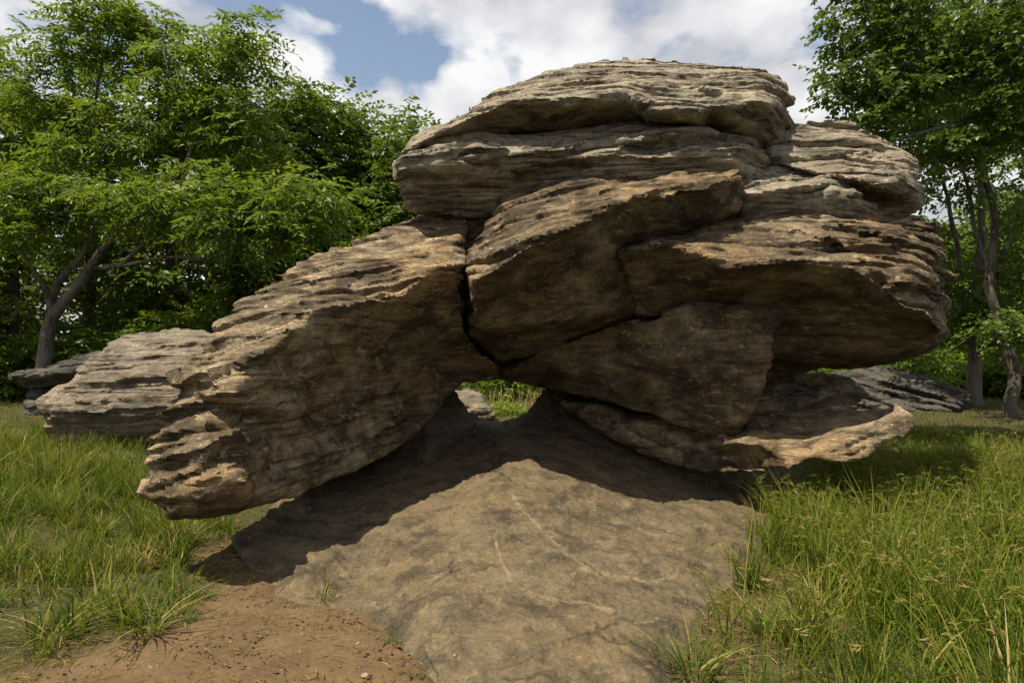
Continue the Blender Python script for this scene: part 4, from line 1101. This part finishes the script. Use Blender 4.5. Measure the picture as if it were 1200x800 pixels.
def scatter(rng, n, x0, x1, y0, y1, clump=0.0, dirtcut=0.55, clump_scale=1.3, seed=1):
    xy = np.stack([rng.uniform(x0, x1, n), rng.uniform(y0, y1, n)], -1)
    keep = ~in_poly(xy[:, 0], xy[:, 1], RAMP_XY)
    keep &= rng.uniform(0, 1, n) > dirt_amount(xy[:, 0], xy[:, 1]) / dirtcut
    # nothing grows under the body of the rock
    keep &= ~in_poly(xy[:, 0], xy[:, 1], [(-2.4, 5.3), (-0.8, 6.6), (2.0, 6.8), (3.6, 7.0), (4.6, 8.4), (4.0, 10.0), (-1.5, 10.0), (-3.2, 7.4)])
    nz = fbm(np.stack([xy[:, 0] * clump_scale, xy[:, 1] * clump_scale, np.full(n, seed * 2.2)], -1), 3, seed)
    if clump > 0: keep &= rng.uniform(0, 1, n) < np.clip(0.62 + clump * nz, 0.05, 1)
    return xy[keep], nz[keep]
def seed_heads(rng, xy, h, lean, tint):
    """bristly drooping barley-like spikes: a few slender scales at the tip of a stem"""
    n = len(xy); z = ground_z(xy[:, 0], xy[:, 1])
    az = rng.uniform(0, 2 * math.pi, n)
    d = np.stack([np.cos(az), np.sin(az), np.zeros(n)], -1)
    b = np.stack([xy[:, 0], xy[:, 1], z], -1)
    top = b + np.array([0, 0, 1.0]) * (h * (1 - 0.28 * lean))[:, None] + d * (h * lean)[:, None]
    parts = []
    stem_tint = tint * 0.9
    sv = []
    fa = az + math.pi / 2
    side = np.stack([np.cos(fa), np.sin(fa), np.zeros(n)], -1) * 0.0016
    for k in range(4):
        t = k / 3
        c = b + np.array([0, 0, 1.0]) * (h * t * (1 - 0.28 * lean * t))[:, None] + d * (h * lean * t ** 1.8)[:, None]
        sv += [c - side, c + side]
    V = np.stack(sv, 1).reshape(-1, 3)
    tri = []
    for k in range(3):
        a = 2 * k; tri += [[a, a + 1, a + 3], [a, a + 3, a + 2]]
    parts.append((V, (np.arange(n)[:, None, None] * 8 + np.array(tri)[None]).reshape(-1, 3), np.repeat(stem_tint, 8)))
    hd = unit(d * (0.5 + lean)[:, None] + np.array([0, 0, 0.55]) - np.array([0, 0, 1.0]) * lean[:, None])
    for k in range(6):
        t = k / 6
        base = top + hd * (0.055 * t) - np.array([0, 0, 0.02]) * t * t
        dd = unit(hd + rng.normal(0, 0.28, (n, 3)))
        parts.append(leaf_mesh(base, dd, unit(rng.normal(0, 1, (n, 3))), rng.uniform(0.028, 0.05, n), rng.uniform(0.005, 0.009, n), np.clip(tint + rng.normal(0, 0.06, n), 0, 1)))
    return merge(parts)

def clumps(rng, cxy, nz, per, rad, hmin, hmax, wmin, wmax, tint0, hscale=1.0):
    """tussocks: blades spring from a shared base and lean outwards"""
    nc = len(cxy)
    hc = rng.uniform(hmin, hmax, nc) * np.clip(1 + 0.7 * nz, 0.5, 1.6) * hscale
    tc = np.clip(tint0 + 0.3 * nz + rng.normal(0, 0.22, nc), 0.0, 0.9)
    wc = rng.uniform(wmin, wmax, nc) * np.where(rng.uniform(0, 1, nc) < 0.16, 1.7, 1.0)
    rc = rng.uniform(0.5, 1.4, nc) * rad
    c = np.repeat(np.arange(nc), per); n = len(c)
    a = rng.uniform(0, 2 * math.pi, n); r = np.sqrt(rng.uniform(0, 1, n))
    xy = cxy[c] + (rc[c] * r)[:, None] * np.stack([np.cos(a), np.sin(a)], -1)
    ok = ~in_poly(xy[:, 0], xy[:, 1], RAMP_XY)
    az = a + rng.normal(0, 0.7, n)
    lean = np.clip(0.15 + 0.55 * r + rng.normal(0, 0.2, n), 0.05, 1.3)
    tint = np.clip(tc[c] + rng.normal(0, 0.10, n) + (rng.uniform(0, 1, n) < 0.06) * 0.45, 0, 1)
    h = hc[c] * rng.uniform(0.55, 1.15, n); w = wc[c] * rng.uniform(0.7, 1.2, n)
    return blades(rng, xy[ok], h[ok], w[ok], lean[ok], tint[ok], az=az[ok])

rng = np.random.default_rng(9)
# tall meadow on the right
cx, nz = scatter(rng, 3700, 0.9, 8.6, 2.2, 10.5, 0.9, seed=3)
near_s = 1 - 0.55 * smooth01((cx[:, 1] - 7.0) / 2.5)
p0 = clumps(rng, cx, nz, 20, 0.07, 0.22, 0.56, 0.006, 0.012, 0.30, near_s)
xy, nz = scatter(rng, 36000, 0.9, 9.0, 2.2, 11.0, 0.6, seed=4)
far = smooth01((xy[:, 1] - 7.6) / 2.0)
h = (rng.uniform(0.10, 0.30, len(xy)) * (1 + 0.45 * nz)) * (1 - 0.55 * far)
p1 = blades(rng, xy, h, rng.uniform(0.004, 0.009, len(xy)), rng.uniform(0.1, 0.9, len(xy)), np.clip(0.38 + 0.3 * nz + rng.normal(0, 0.2, len(xy)), 0, 1))
xy2, nz2 = scatter(rng, 10000, 0.95, 7.0, 2.6, 8.4, 0.9, seed=3)
p2 = seed_heads(rng, xy2, rng.uniform(0.30, 0.55, len(xy2)), rng.uniform(0.15, 0.6, len(xy2)), np.clip(rng.normal(0.68, 0.13, len(xy2)), 0, 1))
v, f, t = merge([p0, p1, p2])
tag(mesh_object('tall_grass', v, f, M_GRASS, smooth=False, attrs={'tint': t}), 'tall green meadow grass with drooping seed heads right of the ramp', 'grass', kind='stuff')
# left meadow
cx, nz = scatter(rng, 4700, -8.0, -0.9, 2.2, 10.5, 0.8, seed=5)
p0 = clumps(rng, cx, nz, 17, 0.08, 0.13, 0.42, 0.006, 0.012, 0.34, 0.72 + 0.3 * smooth01((cx[:, 1] - 4.6) / 1.6))
xy, nz = scatter(rng, 34000, -9.5, -0.9, 2.2, 11.5, 0.9, seed=6)
h = rng.uniform(0.05, 0.20, len(xy)) * (1 + 0.6 * nz)
p1 = blades(rng, xy, h, rng.uniform(0.004, 0.009, len(xy)), rng.uniform(0.3, 1.3, len(xy)), np.clip(0.42 + 0.3 * nz + rng.normal(0, 0.2, len(xy)), 0, 1))
v, f, t = merge([p0, p1])
tag(mesh_object('meadow_grass', v, f, M_GRASS, smooth=False, attrs={'tint': t}), 'shaggy yellow green grass left of the bare earth', 'grass', kind='stuff')
# mown lawn further off
xy, nz = scatter(rng, 70000, -14, 18, 8.5, 24, 0.5, seed=7)
h = rng.uniform(0.05, 0.14, len(xy))
v, f, t = blades(rng, xy, h, rng.uniform(0.010, 0.020, len(xy)), rng.uniform(0.2, 0.9, len(xy)), np.clip(0.36 + 0.2 * nz + rng.normal(0, 0.12, len(xy)), 0, 1), segs=2)
tag(mesh_object('lawn_grass', v, f, M_GRASS, smooth=False, attrs={'tint': t}), 'short lawn grass stretching back to the trees', 'grass', kind='stuff')
# dead thatch lying on the ground at the edges of the earth
def litter(n, x0, x1, y0, y1, seed):
    rg = np.random.default_rng(seed)
    xy = np.stack([rg.uniform(x0, x1, n), rg.uniform(y0, y1, n)], -1)
    dm = dirt_amount(xy[:, 0], xy[:, 1])
    keep = (rg.uniform(0, 1, n) < np.clip(np.where(dm < 0.3, 0.55, 4 * dm * (1.05 - dm)), 0.10, 1)) & ~in_poly(xy[:, 0], xy[:, 1], RAMP_XY)
    xy = xy[keep]; m = len(xy)
    az = rg.uniform(0, 2 * math.pi, m)
    d = np.stack([np.cos(az), np.sin(az), rg.normal(0, 0.22, m)], -1)
    b = np.stack([xy[:, 0], xy[:, 1], ground_z(xy[:, 0], xy[:, 1]) + rg.uniform(0.012, 0.035, m)], -1)
    return leaf_mesh(b, unit(d), np.tile([0, 0, 1.0], (m, 1)), rg.uniform(0.03, 0.12, m), rg.uniform(0.003, 0.008, m), np.clip(rg.normal(0.88, 0.12, m), 0.5, 1))
v, f, t = merge([litter(17000, -5.0, 0.2, 2.2, 7.0, 77), litter(9000, 0.7, 3.6, 2.2, 5.5, 78)])
tag(mesh_object('straw_litter', v, f, M_GRASS, smooth=False, attrs={'tint': t}), 'dry straw litter scattered at the edge of the bare earth', 'straw', kind='stuff')

# ------------------------------------------------------------------ small things in the foreground
from mathutils.bvhtree import BVHTree
def bvh_of(ob):
    me = ob.data; mw = Matrix.Translation(Vector(arch.location)) @ ob.matrix_parent_inverse if ob.parent else Matrix()
    return BVHTree.FromPolygons([mw @ v.co for v in me.vertices], [tuple(p.vertices) for p in me.polygons])
TREES_BVH = [bvh_of(bpy.data.objects['ground']), bvh_of(bpy.data.objects['base_ramp'])]
def drop(px, py):
    """the point of the ground or ramp that shows at a pixel of the photograph"""
    dx, dy, dz = ray(px, py); d = Vector((float(dx), float(dy), float(dz))).normalized()
    best = None
    for b in TREES_BVH:
        h = b.ray_cast(Vector((0, 0, CAM_H)), d)
        if h[0] is not None and (best is None or h[3] < best[1]): best = (h[0], h[3])
    return np.array(best[0])
def tuft(label, px, py, n, hmin, hmax, w, tint, seed, lean=(0.3, 1.1), rad=0.05, dry=0.15, group=None):
    rg = np.random.default_rng(seed)
    p = drop(px, py)
    root = empty('grass_tuft', tuple(p), label, 'grass', group)
    a = rg.uniform(0, 2 * math.pi, n); r = np.sqrt(rg.uniform(0, 1, n)) * rad
    xy = p[:2] + r[:, None] * np.stack([np.cos(a), np.sin(a)], -1)
    t = np.clip(tint + rg.normal(0, 0.1, n), 0, 1)
    isdry = rg.uniform(0, 1, n) < dry
    v, f, tt = blades(rg, xy, rg.uniform(hmin, hmax, n), w * rg.uniform(0.7, 1.3, n), rg.uniform(*lean, n), t, segs=4, z=np.full(n, p[2] - 0.012), az=a + rg.normal(0, 0.5, n))
    k = 9
    fd = isdry[f[:, 0] // k]
    for nm, sel, col in (('blades', ~fd, None), ('dry_blades', fd, 0.93)):
        if not sel.any(): continue
        ff = f[sel]; u, inv = np.unique(ff, return_inverse=True)
        o = mesh_object(nm, v[u], inv.reshape(-1, 3), M_GRASS, smooth=False, attrs={'tint': tt[u] if col is None else np.full(len(u), col)})
        set_local(o, root)
    return root
tuft('sprawling grass tuft rooted in the crack where the ramp meets the bare earth', 378, 702, 46, 0.05, 0.15, 0.005, 0.45, 1, lean=(0.5, 1.7), rad=0.05, dry=0.35)
tuft('lone long-bladed grass shoot bending over the left edge of the ramp', 382, 695, 5, 0.16, 0.24, 0.007, 0.4, 2, lean=(0.6, 1.2), rad=0.015, dry=0.2)
tuft('wiry grey green grass tuft on the right edge of the ramp', 862, 662, 30, 0.14, 0.26, 0.004, 0.15, 3, lean=(0.3, 1.1), rad=0.04, dry=0.3)
tuft('tall nodding grass clump against the shaded right foot of the ramp', 892, 625, 60, 0.25, 0.42, 0.006, 0.62, 4, lean=(0.3, 0.9), rad=0.09, dry=0.2)
tuft('single broad upright grass blade cluster beside the nodding clump', 880, 648, 6, 0.24, 0.34, 0.014, 0.42, 5, lean=(0.05, 0.3), rad=0.02, dry=0.0)
tuft('coarse dark green grass clump overhanging the lower right of the ramp', 812, 790, 70, 0.14, 0.30, 0.009, 0.22, 6, lean=(0.4, 1.4), rad=0.10, dry=0.1)
tuft('arching broad-bladed grass clump on the bare patch right of the ramp', 905, 745, 60, 0.16, 0.32, 0.011, 0.36, 7, lean=(0.5, 1.5), rad=0.08, dry=0.1)
tuft('yellowing grass clump on the bare patch right of the ramp', 960, 715, 60, 0.14, 0.28, 0.006, 0.7, 8, lean=(0.3, 1.2), rad=0.08, dry=0.4)
tuft('tall fresh grass clump in front of the low slab under the layered boulder', 105, 600, 90, 0.22, 0.46, 0.008, 0.38, 9, lean=(0.15, 0.7), rad=0.14, dry=0.08)
tuft('tall grass clump beside the crumbling tip of the arch rock', 165, 628, 80, 0.20, 0.40, 0.008, 0.34, 10, lean=(0.15, 0.8), rad=0.11, dry=0.08)
tuft('long-bladed grass clump at the edge of the bare earth below the rock tip', 205, 668, 60, 0.16, 0.36, 0.009, 0.28, 11, lean=(0.2, 1.0), rad=0.09, dry=0.12)
tuft('flattened broad grass clump lying over the bare earth', 172, 742, 44, 0.16, 0.30, 0.010, 0.36, 12, lean=(0.9, 1.8), rad=0.07, dry=0.15)
tuft('trodden grass clump with pale dry stems at the border of the bare earth', 60, 752, 46, 0.14, 0.28, 0.009, 0.45, 13, lean=(0.9, 1.8), rad=0.08, dry=0.3)
tuft('tall seeding grass clump crowding the ramp below the jutting tail ledge', 915, 610, 90, 0.28, 0.5, 0.008, 0.5, 15, lean=(0.15, 0.8), rad=0.13, dry=0.12)
tuft('deep green grass clump leaning onto the right edge of the ramp', 880, 690, 70, 0.2, 0.38, 0.010, 0.2, 16, lean=(0.2, 1.0), rad=0.09, dry=0.08)
tuft('tall mixed grass clump under the bright front of the tail ledge', 965, 590, 90, 0.3, 0.5, 0.008, 0.4, 17, lean=(0.1, 0.7), rad=0.14, dry=0.12)
tuft('small grass tuft growing where the ramp dips under the soil', 462, 742, 22, 0.03, 0.08, 0.004, 0.3, 14, lean=(0.3, 1.2), rad=0.035, dry=0.3)

# broad-leaved weeds
def weed(label, px, py, n, ll, lw, tint, seed, spread=0.03, rise=0.5):
    rg = np.random.default_rng(seed); p = drop(px, py)
    root = empty('weed', tuple(p), label, 'weed')
    a = rg.uniform(0, 2 * math.pi, n); el = rise * rg.uniform(0.2, 1.2, n)
    d = np.stack([np.cos(a) * np.cos(el), np.sin(a) * np.cos(el), np.sin(el)], -1)
    ln = ll * rg.uniform(0.6, 1.2, n); hh = spread * rg.uniform(0.2, 1.0, n)
    b = p + d * hh[:, None]
    v, f, t = leaf_mesh(b, d, unit(np.array([0, 0, 1.0]) + rg.normal(0, 0.3, (n, 3))), ln, lw * rg.uniform(0.7, 1.2, n), np.clip(tint + rg.normal(0, 0.1, n), 0, 1))
    o = mesh_object('leaves', v, f, M_LEAF, smooth=False, attrs={'tint': t}); set_local(o, root)
    ch = [(np.array([p - [0, 0, 0.02], b[i]]), np.array([0.0018, 0.0012])) for i in range(n)]
    v, f = tubes(ch, 4); o = mesh_object('stems', v, f, M_STEM); set_local(o, root)
k_ = NT('green_stem'); k_.finish((0.10, 0.14, 0.04), 0.6); M_STEM = k_.m
weed('dark small-leaved weed mat at the border of the bare earth', 238, 700, 90, 0.022, 0.015, 0.05, 31, spread=0.13, rise=0.6)
weed('small-leaved weed creeping beside the long-bladed grass clump', 222, 726, 60, 0.020, 0.014, 0.08, 32, spread=0.10, rise=0.6)
weed('star-leaved weed below the pink wildflower', 948, 634, 26, 0.07, 0.014, 0.6, 33, spread=0.06, rise=0.7)
weed('low broad-leaved weed among the right hand grass near the bare patch', 1000, 665, 30, 0.06, 0.022, 0.5, 34, spread=0.09, rise=0.8)
weed('tiny sprouting weed beside the soil edge of the ramp', 458, 752, 30, 0.016, 0.010, 0.1, 35, spread=0.05, rise=0.7)

# wildflowers
k_ = NT('magenta_petal'); k_.finish((0.42, 0.03, 0.22), 0.5); M_PETAL = k_.m
def flower(label, px, py, top, seed, size):
    rg = np.random.default_rng(seed); p = drop(px, py)
    tip = at(top[0], top[1], p[1])
    root = empty('wildflower', tuple(p), label, 'flower', None)
    v, f = tubes([(np.array([p - [0, 0, 0.02], (p + tip) / 2 + [0.006, 0, 0], tip]), np.array([0.002, 0.0016, 0.0012]))], 5)
    set_local(mesh_object('stem', v, f, M_STEM), root)
    for i in range(5):
        a = i * 2 * math.pi / 5 + 0.3
        d = unit(np.array([[math.cos(a), -0.45, math.sin(a)]]))
        v, f, t = leaf_mesh(np.array([tip]), d, np.array([[0, -1.0, 0.3]]), np.array([size]), np.array([size * 0.9]), np.array([0.5]))
        set_local(mesh_object('petal', v, f, M_PETAL, smooth=False), root)
flower('magenta wildflower in the seeding grass beside the shaded foot of the ramp', 946, 640, (945, 604), 41, 0.022)
flower('smaller half-hidden magenta wildflower deeper in the seeding grass', 1006, 650, (1006, 619), 42, 0.014)

# pebbles on the earth and the ramp
k_ = NT('pale_pebble'); g_ = k_.n('ShaderNodeNewGeometry'); n_ = k_.noise(g_.outputs['Position'], 60.0, 4)
k_.finish(k_.ramp(n_, [(0.3, (0.16, 0.125, 0.085)), (0.7, (0.30, 0.25, 0.18))]), 0.8); M_PEBBLE = k_.m
import bmesh
def pebble(label, px, py, r, seed, group=None):
    rg = np.random.default_rng(seed); p = drop(px, py)
    bm = bmesh.new(); bmesh.ops.create_icosphere(bm, subdivisions=2, radius=1.0)
    v = np.array([q.co[:] for q in bm.verts]); f = np.array([[q.index for q in fc.verts] for fc in bm.faces]); bm.free()
    v = v * (1 + 0.35 * fbm(v * 1.3 + seed, 2, seed))[:, None] * r * np.array([rg.uniform(0.9, 1.5), rg.uniform(0.8, 1.2), rg.uniform(0.5, 0.75)])
    a = rg.uniform(0, 6.28); R = np.array([[math.cos(a), -math.sin(a), 0], [math.sin(a), math.cos(a), 0], [0, 0, 1]])
    o = mesh_object('pebble', v @ R.T, f, M_PEBBLE)
    o.location = tuple(p + [0, 0, r * 0.3])
    tag(o, label, 'stone', group)
pebble('rounded pale pebble on the bare earth close to the ramp corner', 428, 792, 0.017, 1)
PB = 'small pale pebble lying on the bare earth'
for i, (px, py, r) in enumerate([(420, 754, .009), (330, 785, .007), (270, 752, .006)]):
    pebble(PB, px, py, r, 10 + i, 'pebbles on the bare earth')
PC = 'small pale chip of stone lying on the rock ramp'
for i, (px, py, r) in enumerate([(403, 617, .012), (292, 630, .012), (540, 657, .010), (533, 768, .009), (675, 603, .009), (620, 625, .008), (697, 598, .010)]):
    pebble(PC, px, py, r, 30 + i, 'stone chips on the ramp')
# dry twigs
TW = 'thin dry twig lying in the straw at the edge of the bare earth'
for i, (px, py, ln) in enumerate([(285, 690, .14), (240, 690, .12), (320, 672, .10), (262, 672, .12), (150, 762, .13), (300, 700, .09), (880, 712, .12), (930, 735, .14)]):
    rg = np.random.default_rng(60 + i); p = drop(px, py) + [0, 0, 0.012]
    a = rg.uniform(0, 3.14); d = np.array([math.cos(a), math.sin(a), 0.05]) * ln
    v, f = tubes([(np.array([p - d / 2, p + rg.normal(0, 0.008, 3) * [1, 1, 0.3] + [0, 0, 0.004], p + d / 2]), np.array([0.0035, 0.003, 0.0015]))], 5)
    tag(mesh_object('twig', v, f, M_BARK), TW, 'twig', 'twigs at the edge of the earth')

# plants seen through the arch
def bank(label, seed):
    rg = np.random.default_rng(seed)
    p = at(590, 485, 12.6); z0 = float(ground_z(p[0], p[1]))
    root = empty('weed_bank', (float(p[0]), float(p[1]), z0), label, 'weeds')
    n = 150
    xy = np.stack([rg.uniform(-0.75, 0.75, n) + 0.05, rg.uniform(12.8, 13.8, n)], -1)
    o = mesh_object('dry_stalks', *(lambda q: (q[0], q[1]))(blades(rg, xy, rg.uniform(0.3, 0.65, n), np.full(n, 0.011), rg.uniform(0.02, 0.4, n), np.full(n, 0.95))[:2]), M_GRASS, smooth=False, attrs={'tint': np.full(n * 7, 0.95)}); set_local(o, root)
    n = 1600
    b = np.stack([rg.normal(-0.15, 0.33, n), rg.uniform(12.2, 13.2, n), np.zeros(n)], -1)
    b[:, 2] = ground_z(b[:, 0], b[:, 1]) + np.abs(rg.normal(0, 0.10, n)) * np.exp(-((b[:, 0] + 0.15) / 0.45) ** 2)
    v, f, t = leaf_mesh(b, unit(rg.normal(0, 1, (n, 3)) * [1, 1, 0.5] + [0, 0, 0.4]), unit(rg.normal(0, 0.4, (n, 3)) + [0, 0, 1.0]), rg.uniform(0.05, 0.10, n), rg.uniform(0.025, 0.05, n), np.clip(rg.normal(0.75, 0.15, n), 0, 1))
    o = mesh_object('leaf_mat', v, f, M_LEAF, smooth=False, attrs={'tint': t}); set_local(o, root)
bank('sunlit weed bank with dry stalks seen through the hole of the arch', 91)

# clods and crumbs of earth
def crumbs(n, seed):
    rg = np.random.default_rng(seed)
    xy = np.stack([rg.uniform(-3.6, 0.2, n), rg.uniform(2.2, 5.6, n)], -1)
    xy2 = np.stack([rg.uniform(0.8, 2.6, n // 3), rg.uniform(2.4, 5.0, n // 3)], -1)
    xy = np.concatenate([xy, xy2]); n = len(xy)
    dm = dirt_amount(xy[:, 0], xy[:, 1])
    nz = fbm(np.stack([xy[:, 0] * 2, xy[:, 1] * 2, np.zeros(n)], -1), 3, 8)
    edge = np.exp(-poly_dist(xy[:, 0], xy[:, 1], RAMP_XY) / 0.15)
    keep = (rg.uniform(0, 1, n) < np.clip(dm * (0.35 + 0.9 * nz) + 0.5 * edge * dm, 0, 1)) & ~in_poly(xy[:, 0], xy[:, 1], RAMP_XY)
    xy = xy[keep]; n = len(xy)
    r = np.minimum(0.003 + rg.exponential(0.0035, n), 0.018)
    base = np.array([(1, 0, 0), (-1, 0, 0), (0, 1, 0), (0, -1, 0), (0, 0, 1), (0, 0, -1)], float)
    tri = np.array([(0, 2, 4), (2, 1, 4), (1, 3, 4), (3, 0, 4), (2, 0, 5), (1, 2, 5), (3, 1, 5), (0, 3, 5)])
    V = base[None] * rg.uniform(0.6, 1.3, (n, 6, 1)) * r[:, None, None] * np.array([1, 1, 0.7])
    a = rg.uniform(0, 6.28, n); c, s_ = np.cos(a)[:, None], np.sin(a)[:, None]
    V = np.stack([V[..., 0] * c - V[..., 1] * s_, V[..., 0] * s_ + V[..., 1] * c, V[..., 2]], -1)
    V += np.stack([xy[:, 0], xy[:, 1], ground_z(xy[:, 0], xy[:, 1]) + 0.008], -1)[:, None]
    return V.reshape(-1, 3), (np.arange(n)[:, None, None] * 6 + tri[None]).reshape(-1, 3)
k_ = NT('earth_crumb'); g_ = k_.n('ShaderNodeNewGeometry'); n_ = k_.noise(g_.outputs['Position'], 45.0, 3)
k_.finish(k_.ramp(n_, [(0.3, (0.06, 0.038, 0.019)), (0.7, (0.16, 0.105, 0.055))]), 0.95, None, 0.1)
v, f = crumbs(16000, 5)
tag(mesh_object('earth_crumbs', v, f, k_.m, smooth=False), 'loose crumbs and clods of brown earth on the bare ground', 'soil', kind='stuff')
